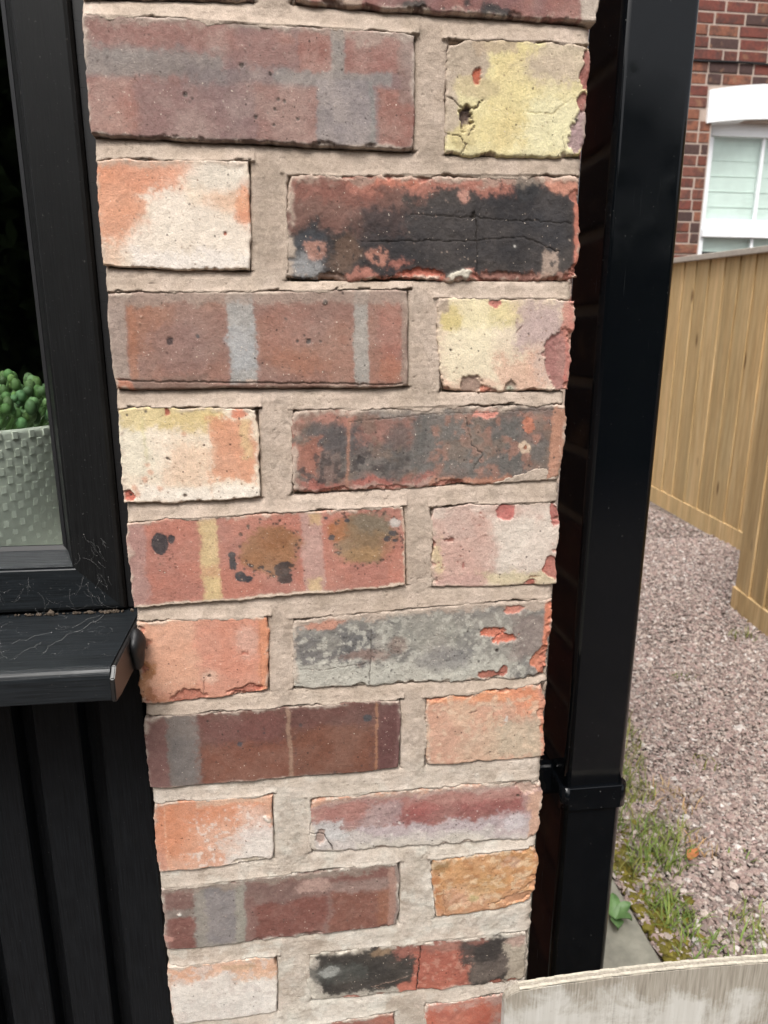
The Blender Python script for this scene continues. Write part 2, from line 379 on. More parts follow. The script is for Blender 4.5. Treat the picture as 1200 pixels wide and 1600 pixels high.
# ================================================================== BRICK PIER
# corner quads in mm (x, z): TL TR BR BL
Q = {
 'h0': [(3.1, 1321.4), (107.7, 1327.2), (107.3, 1262.5), (1.6, 1258.5)],
 's0': [(131.9, 1325.5), (337.3, 1334.5), (337.2, 1261.0), (132.1, 1262.8)],
 's1': [(0.8, 1249.7), (212.2, 1249.0), (211.9, 1178.5), (-0.1, 1180.6)],
 'h1': [(233.5, 1247.1), (336.3, 1249.1), (332.5, 1178.4), (234.8, 1176.9)],
 'h2': [(0.5, 1166.1), (101.1, 1168.5), (98.1, 1098.7), (0.9, 1099.7)],
 's2': [(123.5, 1161.7), (332.9, 1166.7), (336.3, 1095.5), (122.7, 1092.7)],
 's3': [(0.7, 1083.5), (209.3, 1088.1), (210.1, 1018.6), (0.3, 1017.7)],
 'h3': [(231.0, 1082.2), (335.7, 1083.3), (335.6, 1015.1), (234.5, 1015.1)],
 'h4': [(1.0, 1005.1), (99.5, 1005.2), (99.1, 936.7), (-0.1, 935.7)],
 's4': [(124.1, 1002.7), (335.2, 1006.3), (334.1, 946.5), (121.7, 938.1)],
 's5': [(-0.4, 921.6), (207.6, 928.4), (210.9, 862.5), (0.3, 852.5)],
 'h5': [(229.9, 927.3), (333.7, 928.8), (335.8, 857.9), (231.8, 860.0)],
 'h6': [(-0.9, 843.1), (100.3, 842.0), (99.4, 775.9), (-1.0, 770.5)],
 's6': [(119.2, 838.4), (334.8, 848.4), (331.7, 774.9), (117.9, 776.4)],
 's7': [(-0.8, 760.2), (206.6, 763.1), (207.2, 696.9), (-0.4, 694.5)],
 'h7': [(228.3, 762.9), (330.3, 769.6), (336.5, 697.4), (229.5, 697.0)],
 'h8': [(0.6, 681.1), (98.5, 681.1), (97.8, 616.1), (-0.4, 612.7)],
 's8': [(127.4, 675.5), (337.7, 677.3), (335.6, 615.1), (127.2, 618.4)],
 's9': [(0.6, 597.6), (208.0, 602.2), (207.4, 534.4), (0.1, 531.1)],
 'h9': [(235.2, 602.7), (335.5, 606.2), (334.8, 544.6), (239.5, 537.0)],
 'h10': [(0.5, 514.4), (96.6, 514.7), (94.9, 450.1), (0.5, 449.7)],
 's10': [(122.4, 512.1), (331.6, 513.7), (330.4, 454.6), (124.0, 457.2)],
 's11': [(2.3, 427.1), (203.9, 433.8), (203.2, 365.0), (1.4, 362.5)],
 'h11': [(233.5, 439.5), (333.0, 442.7), (332.5, 369.1), (234.8, 367.5)]}
RES = 0.64  # mm

class Brick:
    def __init__(s, key, seed, proud=1.5, rag=0.9, er=1.6, rough=0.5, bow=0.6):
        s.key = key; s.q = np.array(Q[key], float); s.seed = seed; s.proud = proud; s.rag = rag * 1.5; s.er = er; s.rough = rough; s.dusty = {'s2': .3, 's10': .3, 's7': .45, 's4': .6, 's5': .7, 's9': .7, 's6': .6, 's1': 1.5}.get(key, .85)
        tl, tr, br, bl = s.q
        s.W = (np.hypot(*(tr - tl)) + np.hypot(*(br - bl))) / 2; s.H = (np.hypot(*(bl - tl)) + np.hypot(*(br - tr))) / 2
        s.nu = int(s.W / RES) + 1; s.nv = int(s.H / RES) + 1
        u = np.linspace(0, 1, s.nu); v = np.linspace(0, 1, s.nv)
        s.U, s.V = np.meshgrid(u, v); s.X = s.U * s.W; s.Y = s.V * s.H
        s.rng = np.random.RandomState(seed)
        sx = s.X + seed * 53.7; sy = s.Y + seed * 31.1; s.sx, s.sy = sx, sy
        s.w1 = (fbm(sx, sy, 16, 1, 5) - 0.5) * 3.4; s.w2 = (fbm(sx, sy, 16, 2, 5) - 0.5) * 3.4
        s.w3 = (fbm(sx, sy, 3.4, 3, 3) - 0.5) * 2.6; s.w4 = (fbm(sx, sy, 3.4, 4, 3) - 0.5) * 2.6
        s.gr = (fbm(sx, sy, 1.7, 9, 2) - 0.5) * 2.0; s.var = fbm(sx, sy, 6, 12, 4); s.var2 = fbm(sx, sy, 2.2, 13, 2); s.nf = fbm(sx, sy, 4.5, 14, 4)
        s.c = np.zeros(s.X.shape + (3,)); s.h = np.zeros(s.X.shape); s.kp = np.zeros(s.X.shape)
        s.h += proud + bow * 2 * (fbm(sx, sy, 60, 5, 3) - 0.5) + rough * (fbm(sx, sy, 7, 6, 4) - 0.5) + 0.35 * rough * (fbm(sx, sy, 1.8, 7, 3) - 0.5)
    def wx(s, a): return s.X + a * (s.w1 + 0.4 * s.w3)
    def wy(s, a): return s.Y + a * (s.w2 + 0.4 * s.w4)
    def base(s, c1, c2, sc=22, lo=0.35, hi=0.65, ax=(1, 1)):
        t = ss(lo, hi, fbm(s.sx * ax[0], s.sy * ax[1], sc, 8, 5))[..., None]
        s.c = albd(c1) * (1 - t) + albd(c2) * t; return s
    def put(s, m, c, a=1.0, brk=0.0, bs=3.0):
        if brk > 0:
            n = fbm(s.sx, s.sy, bs, 11 + int(100 * abs(np.sum(c)) % 7), 4)
            m = m * ss(brk * 0.5 - 0.08 + 0.12, brk * 0.5 + 0.20, n)
        s.pi = getattr(s, 'pi', 0) + 1
        nf = np.roll(s.nf, (s.pi * 13 % s.nv, s.pi * 29 % s.nu), (0, 1))     # speckled, not airbrushed, transitions
        m = np.where(m > .001, .55 * m + .45 * ss(.24, .76, m + (nf - .5) * 1.0), 0)
        m = np.clip(m * a, 0, 1)[..., None]
        k = (0.80 + 0.24 * s.var + 0.16 * s.var2)[..., None]
        s.c = s.c * (1 - m) + albd(c) * k * m; return s
    def mrect(s, u0, u1, v0, v1, soft=1.5, wp=2.0):
        x = s.wx(wp); y = s.wy(wp)
        d = np.minimum(np.minimum(x - u0 * s.W, u1 * s.W - x), np.minimum(y - v0 * s.H, v1 * s.H - y))
        return ss(-soft, soft, d + s.gr * (0.5 + 0.8 * soft))
    def mblob(s, u, v, rx, ry, soft=1.5, wp=2.0):
        x = (s.wx(wp) - u * s.W) / rx; y = (s.wy(wp) - v * s.H) / ry
        d = (1 - np.sqrt(x * x + y * y)) * min(rx, ry)
        return ss(-soft, soft, d + s.gr * (0.35 + 0.6 * soft))
    def rect(s, u0, u1, v0, v1, c, a=1.0, soft=1.5, wp=2.0, brk=0.0, bs=3.0): return s.put(s.mrect(u0, u1, v0, v1, soft, wp), c, a, brk, bs)
    def blob(s, u, v, rx, ry, c, a=1.0, soft=1.5, wp=2.0, brk=0.0, bs=3.0):
        m = s.mblob(u, v, rx, ry, soft, wp)
        if soft <= 1.0: s.kp = np.maximum(s.kp, m > .03)
        return s.put(m, c, a, brk, bs)
    def patch(s, c, sc, lo, hi, a=1.0, sd=20, ax=(1, 1), m=None):
        t = ss(lo, hi, fbm(s.sx * ax[0], s.sy * ax[1], sc, sd, 5))
        if m is not None: t = t * m
        return s.put(t, c, a)
    def striae(s, amt, sc=1.6, vert=True, m=None):
        f = fbm(s.sx, s.sy * 0.04, sc, 40, 3) if vert else fbm(s.sx * 0.05, s.sy, sc, 41, 3)
        k = 1 + amt * (f - 0.5) * 2
        if m is not None: k = 1 + (k - 1) * m
        s.c = s.c * k[..., None]; s.h += 0.25 * amt * (f - 0.5) * 2 * (1 if m is None else m); return s
    def spots(s, n, reg, r0, r1, c, depth=0.0, a=0.9):
        if depth < 0: n = int(n * .35)
        for _ in range(n):
            u = s.rng.uniform(reg[0], reg[1]); v = s.rng.uniform(reg[2], reg[3]); r = s.rng.uniform(r0, r1)
            s.spot(u, v, r, c, depth, a)
        return s
    def spot(s, u, v, r, c, depth=0.0, a=0.95, el=1.0):
        i0 = max(0, int((u * s.W - 3 * r - 1) / s.W * (s.nu - 1))); i1 = min(s.nu, int((u * s.W + 3 * r + 1) / s.W * (s.nu - 1)) + 2)
        j0 = max(0, int((v * s.H - 3 * r * el - 1) / s.H * (s.nv - 1))); j1 = min(s.nv, int((v * s.H + 3 * r * el + 1) / s.H * (s.nv - 1)) + 2)
        if i1 <= i0 or j1 <= j0: return s
        k = (slice(j0, j1), slice(i0, i1))
        x = s.X[k] + 0.5 * r * s.w3[k] - u * s.W; y = (s.Y[k] + 0.5 * r * s.w4[k] - v * s.H) / el
        m = ss(-0.45, 0.45, r - np.sqrt(x * x + y * y) + .3 * s.gr[k]) * a
        s.c[k] = s.c[k] * (1 - m[..., None]) + albd(c) * m[..., None]; s.h[k] -= depth * m; s.kp[k] = np.maximum(s.kp[k], m > .05); return s
    def chip(s, u, v, rx, ry, depth, c, a=1.0, soft=0.8, wp=2.2, brk=0.0):
        m = s.mblob(u, v, rx, ry, soft, wp); s.put(m, c, a, brk); s.kp = np.maximum(s.kp, m > .03)
        s.h -= m * depth * (0.7 + 0.6 * fbm(s.sx, s.sy, 2.5, 51, 3)); return s
    def line(s, pts, wd, c=(40, 32, 28), depth=1.0, a=0.85, jit=1.0):
        best = np.full(s.X.shape, 1e9)
        px = s.X + jit * s.w3 + jit * 0.5 * s.w1; py = s.Y + jit * s.w4 + jit * 0.5 * s.w2
        for (u0, v0), (u1, v1) in zip(pts[:-1], pts[1:]):
            ax, ay, bx, by = u0 * s.W, v0 * s.H, u1 * s.W, v1 * s.H
            t = np.clip(((px - ax) * (bx - ax) + (py - ay) * (by - ay)) / max(1e-6, (bx - ax) ** 2 + (by - ay) ** 2), 0, 1)
            best = np.minimum(best, np.hypot(px - ax - t * (bx - ax), py - ay - t * (by - ay)))
        m = 1 - ss(wd * 0.4, wd, best); s.put(m, c, a); s.kp = np.maximum(s.kp, m > .03); s.h -= depth * m; return s
    def bands(s, lst, c, a=0.9, soft=0.8, wp=1.0, brk=0.0):
        for u0, u1 in lst: s.rect(u0, u1, -1, 2, c, a, soft, wp, brk)
        return s
    def dust(s, v0, c, a=0.8, wp=5):   # dusty mortar smear along the top edge
        m = ss(v0 * s.H + 2.5, v0 * s.H - 2.5, s.wy(wp)); return s.put(m, c, a, 0.25, 5)
    def rim(s, side, wd, c, a=0.9, brk=0.2):
        d = {'b': s.H - s.Y, 't': s.Y, 'l': s.X, 'r': s.W - s.X}[side]
        m = ss(wd + 0.8, wd - 0.8, d + 1.2 * s.w3 + 1.0 * s.w1); return s.put(m, c, a, brk)
    def edgechips(s, n, c, side='btlr', r=(1.5, 4), depth=1.5):
        for _ in range(n):
            e = side[s.rng.randint(len(side))]; t = s.rng.uniform(0.02, 0.98); rr = s.rng.uniform(*r)
            u, v = {'b': (t, 1.0), 't': (t, 0.0), 'l': (0.0, t), 'r': (1.0, t)}[e]
            s.chip(u, v, rr * s.rng.uniform(1, 2), rr, depth * s.rng.uniform(0.5, 1), c, 0.8, 0.7, 1.5)
        return s
    def build(s, parent, depth):
        tl, tr, br, bl = s.q
        dl_ = 0.6 * (0.07 + 0.22 * ss(.4, .7, fbm(s.sx, s.sy, 24, 95, 4)) + 0.10 * ss(.5, .7, s.var2))[..., None] * s.dusty
        s.c = s.c * (1 - dl_) + albd((208, 188, 172)) * dl_
        long_r = s.key[0] == 's' and s.q[0][0] > 100
        wt, wl, wb_, wr = (4.0, 5.0, 1.5, 1.0) if long_r else (1.6, 1.0, .4, .3)
        dd = np.minimum(np.minimum(s.Y - wt, s.X - wl), np.minimum(s.H - s.Y - wb_, s.W - s.X - wr)) + 2.6 * s.w1 + 1.6 * s.w3 + .5 * s.gr
        ms = ss(1.8, -1.8, dd) * ss(.30, .55, s.var + .25 * s.w2) * .8
        zc_ = ss(820, 560, s.q[0][1]); mcol = alb((206, 187, 170)) * (1 - zc_) + alb((214, 206, 192)) * zc_
        s.c = s.c * (1 - ms[..., None]) + mcol * (.85 + .3 * s.var2)[..., None] * ms[..., None]; s.h += .35 * ms
        st_ = {'s1': .74, 's9': .82, 's7': .86, 's3': .92, 's5': .94, 's6': .9, 's4': .9, 's0': .85}.get(s.key, 1.0)
        s.c = s.c * st_ + (1 - st_) * (s.c @ np.array([.35, .45, .2]))[..., None] * np.array([1.04, 1.0, .95])
        bl_ = s.c.copy()
        for ax in (0, 1):
            acc = bl_.copy()
            for k in (1, 2, 3): acc += np.roll(bl_, k, ax) * (1 if k < 3 else .5) + np.roll(bl_, -k, ax) * (1 if k < 3 else .5)
            bl_ = acc / 6.0
        bl_[:3] = s.c[:3]; bl_[-3:] = s.c[-3:]; bl_[:, :3] = s.c[:, :3]; bl_[:, -3:] = s.c[:, -3:]
        kw = (.3 * (1 - np.clip(s.kp, 0, 1)))[..., None]; s.c = s.c * (1 - kw) + bl_ * kw
        s.h += 0.9 * s.rough * (fbm(s.sx, s.sy, 16, 96, 3) - .5)
        U = s.U[..., None]; V = s.V[..., None]
        P = (tl * (1 - U) + tr * U) * (1 - V) + (bl * (1 - U) + br * U) * V
        X, Y, W, H = s.X, s.Y, s.W, s.H
        def rg(t, sd): return (fbm(t, t * 0 + s.seed * 9.7, 16, sd, 5) - 0.5) * 2 * s.rag * 1.6 + (fbm(t, t * 0 + s.seed, 3.0, sd + 5, 3) - 0.5) * s.rag * 0.9
        fl = 4.0
        P[..., 0] += rg(Y, 60) * np.exp(-X / fl) + rg(Y, 61) * np.exp(-(W - X) / fl)
        P[..., 1] += rg(X, 62) * np.exp(-Y / fl) + rg(X, 63) * np.exp(-(H - Y) / fl)
        for cx, cy in ((0, 0), (W, 0), (W, H), (0, H)):      # knocked-off corners
            am = s.rng.uniform(0.3, 1.1) * (0.6 + s.rag); dd_ = np.exp(-((X - cx) ** 2 + (Y - cy) ** 2) / (5.0 + 2.5 * am) ** 2)
            P[..., 0] += (1 if cx == 0 else -1) * am * dd_; P[..., 1] -= (1 if cy == 0 else -1) * am * dd_
        # rounded, worn arrises
        d = np.minimum(np.minimum(X, W - X), np.minimum(Y, H - Y))
        dx = np.minimum(X, W - X); dy = np.minimum(Y, H - Y)
        r = s.er * (0.35 + 1.5 * fbm(s.sx, s.sy, 11, 70, 3))
        ex = np.clip(r - dx, 0, None); ey = np.clip(r - dy, 0, None); e = np.minimum(np.hypot(ex, ey), r * 0.999)
        s.h -= r - np.sqrt(np.maximum(r * r - e * e, 0))
        v3 = np.zeros((s.nv, s.nu, 3)); v3[..., 0] = P[..., 0]; v3[..., 2] = P[..., 1]; v3[..., 1] = -s.h
        nv, nu = s.nv, s.nu
        idx = np.arange(nv * nu).reshape(nv, nu)
        F = [np.stack([idx[:-1, :-1], idx[1:, :-1], idx[1:, 1:], idx[:-1, 1:]], -1).reshape(-1, 4)]
        ring = np.concatenate([idx[0, :], idx[1:, -1], idx[-1, -2::-1], idx[-2:0:-1, 0]])
        VV = [v3.reshape(-1, 3)]; CC = [s.c.reshape(-1, 3)]
        base = VV[0][ring]; bc = CC[0][ring]; cur = ring; n = len(ring); off = nv * nu
        cen = P.reshape(-1, 2).mean(0)
        for k, dd in enumerate((3.0, 9.0, 22.0, depth)):
            nb = base.copy(); nb[:, 1] = dd; jit = 0.5 * (fbm(base[:, 0] + dd * 7, base[:, 2], 5, 80 + k, 3) - 0.5)
            nb[:, 0] += jit; nb[:, 2] += jit
            nxt = off + np.arange(n); off += n
            F.append(np.stack([cur, np.roll(cur, -1), np.roll(nxt, -1), nxt], -1)); mx_ = (.25, .6, .8, .85)[k]; bcx = bc * (1 - mx_) + bc.mean(0) * mx_
            VV.append(nb); CC.append(bcx * (0.85 + 0.3 * fbm(base[:, 0] + 3 * dd, base[:, 2], 6, 90, 3))[:, None]); cur = nxt
        V3 = np.concatenate(VV) / 1000.0; C = np.concatenate(CC)
        c0 = np.array([cen[0] / 1000, 0, cen[1] / 1000]); V3 = V3 - c0
        me = mesh_np('brick', V3, np.concatenate(F), MB, np.clip(C, 0.004, 0.95))
        return place(bpy.data.objects.new('brick', me), parent, c0)

pier = empty('brick_pier', (0.168, 0.0, 0.0))
tag(pier, 'pier of old reclaimed bricks between the black window and the black downpipe', 'wall')
DUST = (176, 158, 142)
BR = []
def mk(key, *a, **k):
    b = Brick(key, *a, **k); BR.append(b); return b

b = mk('h0', 101, 1.8).base((140, 92, 84), (112, 84, 80)); b.rim('b', 2, (70, 55, 50))
b = mk('s0', 102, 3.2, er=1.2).base((158, 98, 88), (140, 92, 90)).rect(-.1, .14, -1, 2, (164, 92, 80)).rect(.14, .22, -1, 2, (190, 160, 140)).rect(.94, 1.1, -1, 2, (200, 185, 168), .9)
b.blob(.38, .96, 9, 4, (58, 54, 56), wp=3).blob(.66, .95, 10, 4, (52, 50, 53), wp=3).blob(.56, .93, 3, 2, (58, 54, 56)).spots(24, (.2, .9, .6, 1), .4, 1.1, (60, 52, 52)); b.edgechips(9, (92, 62, 54), 'b')
# --- row 1
b = mk('s1', 103, 3.4, rag=0.7, er=1.3).base((157, 108, 100), (139, 103, 103), 26)
b.rect(-.1, .45, -.1, .22, (162, 104, 93), .8, 3, 4).rect(-.1, .42, .27, .50, (136, 126, 122), .9, 3.5, 3).rect(.3, .8, .36, .52, (128, 112, 114), .7, 5, 3)
b.blob(.12, .3, 18, 4, (160, 150, 144), .6, 3, 3, .3).rect(-.1, .14, .52, 1.1, (172, 106, 90), .75, 4, 4).blob(.1, .85, 12, 10, (178, 108, 88), .5, 5)
b.rect(.14, .55, .55, 1.1, (146, 106, 104), .5, 6, 4).rect(.5, .7, .50, 1.1, (160, 104, 92), .75, 3, 2)
b.rect(.64, .735, -.1, .41, (166, 98, 84), .95, 1.2, 1.5).rect(.775, .965, -.1, .36, (164, 98, 86), .95, 1.2, 1.2).rect(.735, .775, -.1, .5, (148, 140, 134), .95, .9, 1)
b.rect(.55, .93, .36, .47, (138, 130, 128), .95, 1.4, 1.8).rect(.69, .875, .42, 1.1, (142, 132, 134), .98, 1.0, 1.6).rect(.72, .84, .5, 1.0, (156, 142, 142), .5, 4, 3)
b.rect(.858, .872, .42, 1.1, (126, 128, 126), .8, .6, 1.2).rect(.885, 1.02, .49, 1.1, (162, 96, 80), .95, 1.2, 1.6).rect(.95, 1.1, -.1, .6, (150, 116, 106), .8, 2, 2)
b.blob(.60, .13, 7, 4, (176, 112, 96), .7, 2).dust(.05, DUST, .55, 6)
for u, v, r in ((.29, .62, 1.6), (.31, .65, .8), (.57, .62, 1.0), (.59, .64, 1.0), (.56, .71, 1.0), (.50, .78, 1.2), (.63, .78, 1.0), (.555, .84, .9), (.55, .42, .7), (.46, .36, 1.6)): b.spot(u, v, r, (72, 56, 56), .6)
b.spots(46, (.03, .97, .1, .95), .25, .6, (84, 66, 64), .2).spots(60, (.02, .98, .02, .98), .25, .55, (196, 176, 162), -.1)
b.rim('b', 1.6, (104, 78, 70), .8).chip(.71, 1.0, 9, 4, 1.6, (96, 70, 60)).edgechips(12, (100, 74, 66), 'b', (1, 2.4))
b = mk('h1', 104, 2.6, rag=1.3, er=1.8).base((236, 220, 158), (240, 228, 174), 24)
b.rect(.3, .62, .1, .9, (230, 208, 142), .5, 8, 5).rect(.55, .95, .45, 1.05, (244, 236, 190), .85, 8, 6).rect(.6, 1.0, -.1, .3, (206, 188, 166), .85, 6, 5).blob(.7, .22, 20, 9, (204, 184, 160), .6, 6)
b.rect(-.1, .09, .3, .8, (192, 174, 156), .9, 2, 4).rect(-.1, .28, -.1, .36, (186, 168, 150), .95, 2, 4).rect(.2, .5, -.1, .12, (188, 166, 140), .85, 2.5, 4).blob(.21, .40, 16, 7, (208, 190, 146), .9, 2)
b.chip(.21, .30, 2.6, 5.5, 1.2, (186, 92, 62)).chip(.14, .67, 4, 6.5, 4.0, (112, 92, 88), 1, .7, 3.5).blob(.12, .84, 9, 8, (212, 196, 138), .9, 1.5, 3)
b.line([(.24, .50), (.19, .60), (.12, .60), (.02, .50)], .55, (96, 78, 66), 1.5, .8, 1.6).line([(.0, .82), (.09, .82), (.15, .90), (.11, 1.0)], .45, (104, 86, 70), 1.0, .7, 1.6).line([(.17, .66), (.2, .76), (.15, .82)], .5, (96, 78, 66), 1.0, .7, 1.4)
b.chip(.985, .18, 6, 14, 1.6, (166, 98, 90), 1, .7, 3).chip(.975, .50, 5.5, 7, 1.6, (160, 92, 84), 1, .7, 2.5).chip(.965, .78, 7, 15, 1.4, (170, 142, 142), 1, 1.0, 3).spot(.925, .66, 1.2, (52, 46, 46), .6)
b.striae(.07, 1.4, m=b.mrect(.22, .5, .1, .95, 4, 3)).spots(30, (.3, .92, .1, .95), .25, .6, (150, 128, 88), .25).line([(.55, .6), (.75, .62), (.9, .45)], .5, (190, 172, 110), .3, .5).line([(.84, .82), (.88, .97)], .5, (120, 108, 80), .3, .6)
b.rim('b', 1.0, (200, 192, 130), .7).edgechips(4, (150, 130, 110), 'b')
# --- row 2
b = mk('h2', 105, 3.0, rag=0.7, er=0.9).base((246, 226, 202), (250, 234, 216), 20)
b.rect(-.1, .34, -.1, .7, (230, 160, 124), .9, 7, 8).blob(.22, .12, 34, 12, (228, 152, 116), .85, 5, 5).blob(.4, .05, 22, 8, (230, 160, 126), .7, 5).blob(.1, .45, 14, 24, (232, 164, 128), .7, 7)
b.blob(.97, .38, 8, 15, (232, 156, 118), .95, 3, 3).blob(.86, .35, 16, 7, (234, 178, 140), .6, 4).blob(.80, .16, 20, 9, (238, 228, 212), .8, 5).blob(.62, .72, 34, 18, (250, 236, 218), .8, 8).rect(.2, 1.1, .84, 1.1, (250, 240, 230), .8, 4, 4).rect(-.1, .12, .8, 1.1, (236, 196, 168), .7, 3, 3)
b.spot(.83, .66, 1.5, (160, 92, 70), .5).spot(.83, .66, .8, (196, 120, 100), .5).spots(36, (.05, .97, .1, .95), .25, .55, (142, 108, 84), .3).dust(.03, (196, 174, 154), .7).rim('b', .8, (206, 182, 152), .6).edgechips(8, (190, 150, 120), 'b', (.6, 1.6), .8)
b = mk('s2', 106, 1.6, rag=1.8, er=2.6, rough=1.0).base((60, 57, 57), (50, 49, 52), 16)
b.rect(-.1, .42, -.1, .5, (130, 94, 84), .9, 8, 8).rect(-.1, .3, .0, .28, (150, 96, 84), .7, 5, 6, .3).rect(.2, 1.1, -.1, .14, (176, 116, 100), .95, 3, 5, .25, 5).blob(.38, .05, 18, 5, (206, 128, 104), .9, 2, 3)
b.rect(-.1, .12, .55, 1.1, (70, 74, 80), .85, 4, 5).blob(.06, .86, 12, 9, (166, 166, 166), .75, 3, 4, .3).blob(.2, .72, 14, 12, (116, 90, 74), .7, 4, 5, .25).blob(.28, .4, 18, 12, (104, 82, 76), .6, 6, 6, .3)
b.blob(.82, .10, 11, 9, (52, 53, 56), 1, 2, 4).rect(.25, .9, .28, .80, (53, 52, 55), .75, 5, 4).blob(.9, .5, 14, 18, (58, 58, 62), .8, 5, 4)
b.blob(.60, .20, 6, 4, (206, 150, 132), .8, 1.5, 4, .5).rect(.2, .75, .92, 1.1, (182, 120, 104), .9, 1.6, 5, .2).rect(.72, 1.1, .92, 1.1, (176, 128, 112), .95, 1.6, 4, .15).blob(.30, .72, 7, 6, (196, 136, 116), .8, 1.5, 5, .6).blob(.37, .82, 8, 3, (190, 120, 104), .7, 1.5, 5, .5)
b.rim('r', 4, (206, 126, 104), .95, .1).blob(.93, .08, 14, 7, (212, 146, 122), .9, 2, 4).blob(.9, .84, 5, 10, (196, 172, 154), .7, 1.5, 5, .5).blob(.09, .70, 6, 5, (200, 146, 126), .7, 1.5, 5, .6)
b.chip(.58, .95, 10, 4, -1.6, (214, 206, 188), 1, .8, 1.5).chip(.45, .95, 16, 3.4, 1.6, (198, 116, 96), 1, .8, 4).chip(.75, .96, 22, 4, 1.2, (150, 104, 92)).chip(.15, .97, 12, 5, 1.6, (140, 112, 98), .9)
b.line([(.63, .34), (.64, .5), (.64, .95)], .6, (28, 26, 26), .7).line([(.42, .36), (.63, .40), (.97, .44)], .5, (32, 30, 30), .5, .8).line([(.25, .62), (.6, .62), (.8, .58), (.93, .72)], .5, (28, 27, 28), .6, .8)
b.spot(.63, .38, 2.2, (34, 31, 30), 1.0).spots(60, (.05, .97, .15, .9), .2, .6, (178, 160, 146), -.1).spots(80, (.02, .6, .1, .9), .2, .5, (150, 130, 118), -.1).spots(5, (.4, .9, .25, .8), .5, .9, (216, 212, 204), -.1).dust(.04, DUST, .6, 8).edgechips(14, (176, 108, 92), 'tbr', (2, 5), 1.6)
# --- row 3
b = mk('s3', 107, 2.8, rag=0.5, er=1.8, rough=.6).base((162, 114, 96), (150, 110, 98), 30)
b.blob(.13, .35, 16, 20, (172, 118, 92), .7, 6).blob(.22, .55, 22, 16, (150, 116, 108), .7, 8).blob(.58, .4, 16, 22, (166, 112, 96), .6, 7).blob(.62, .7, 20, 10, (176, 116, 88), .6, 7).blob(.94, .45, 9, 24, (174, 108, 92), .7, 5).blob(.94, .8, 9, 9, (182, 116, 88), .6, 4)
b.rect(-.05, .055, -.1, .88, (166, 146, 134), .95, 1, 1.5).rect(.055, .085, .1, .9, (172, 112, 82), .8, 1.5, 1).rect(.385, .475, -.1, .96, (168, 166, 162), .97, 1.2, 1.4).rect(.39, .47, .35, .8, (178, 180, 182), .7, 4, 2).rect(.81, .86, -.1, 1.0, (170, 164, 156), .97, 1, 1.2)
b.rect(-.1, 1.1, -.1, .13, (168, 146, 132), .8, 2.5, 3).rect(.03, .3, .86, 1.1, (124, 98, 86), .7, 3, 2).rect(-.1, 1.1, .95, 1.1, (128, 98, 84), .8, 1.5, 2).rect(-.1, .06, .9, 1.1, (186, 108, 76), .95, 1.2, 2)
b.rim('r', 5, (158, 138, 124), .75).spot(.19, .5, 2.4, (70, 54, 56), .5, .95, 1.3).spot(.285, .45, 1.3, (78, 74, 78), .3).spot(.18, .62, .8, (96, 66, 62), .3).spot(.655, .51, 2.2, (64, 60, 64), .7).spot(.615, .51, 1.0, (70, 56, 58), .5).spot(.64, .46, .9, (80, 58, 56), .5).spot(.695, .52, 1.0, (80, 58, 58), .5).spot(.69, .43, .7, (90, 62, 58)).spot(.58, .28, 1.1, (88, 62, 60)).spot(.715, .12, 1.8, (110, 98, 92), -.6)
b.spots(6, (.08, .2, .2, .35), .8, 1.1, (182, 136, 112), -.5).spots(26, (.5, .8, .12, .95), .3, .6, (98, 68, 62), .3).spots(40, (.02, .98, .1, .97), .25, .5, (108, 80, 72), .3).spots(40, (.02, .98, .1, .97), .25, .5, (200, 172, 152), -.1)
b.blob(.455, .93, 4, 1.8, (222, 196, 178), .9, .6, 1).line([(.01, .9), (.3, .93), (.98, .97)], .8, (92, 70, 60), .9, .6, .6)
b = mk('h3', 108, 2.2, rag=1.2, er=1.6).base((242, 224, 196), (236, 212, 184), 26)
b.rect(.05, .42, .15, .85, (250, 236, 202), .9, 6, 5).rect(.02, .5, -.05, .3, (244, 230, 184), .8, 6, 5).blob(.08, .2, 8, 10, (214, 192, 110), .7, 3, 3).blob(.5, .15, 14, 9, (222, 204, 142), .6, 5).rect(.58, .92, .02, .55, (198, 172, 168), .9, 8, 5).rect(.68, .86, .5, .95, (206, 176, 164), .75, 6, 4).rect(.42, .75, .62, 1.1, (228, 182, 156), .8, 6, 5).rect(.0, .4, .86, 1.1, (232, 188, 162), .7, 4, 4)
b.rect(-.1, .06, -.1, .14, (180, 160, 142), .9, 2, 3).chip(.41, .04, 4, 4.5, .6, (206, 126, 112)).chip(.93, .66, 14, 24, 1.4, (170, 114, 108), .95, 1.2, 3).rim('r', 5, (196, 116, 104), .9, .15).blob(.96, .24, 6, 15, (206, 134, 118), .9, 1.5, 3)
b.chip(.24, .92, 8, 6.5, 1.6, (166, 138, 122)).chip(.34, .97, 3, 3, 1.0, (206, 122, 96)).chip(.53, .97, 5, 5, 1.4, (176, 152, 134)).blob(.53, .97, 3, 2, (196, 206, 182), .8, 1, 1).spot(.085, .55, .9, (48, 42, 40), .6).spot(.66, .38, .6, (60, 54, 52), .4).line([(.57, .36), (.61, .29)], .6, (146, 116, 104), .6, .8, .2)
b.spots(44, (.05, .85, .1, .9), .25, .55, (150, 122, 100), .3).striae(.06, 1.5, m=b.mrect(.35, .6, .3, .9, 5, 3)).edgechips(8, (186, 130, 112), 'rb', (1.5, 3.5))
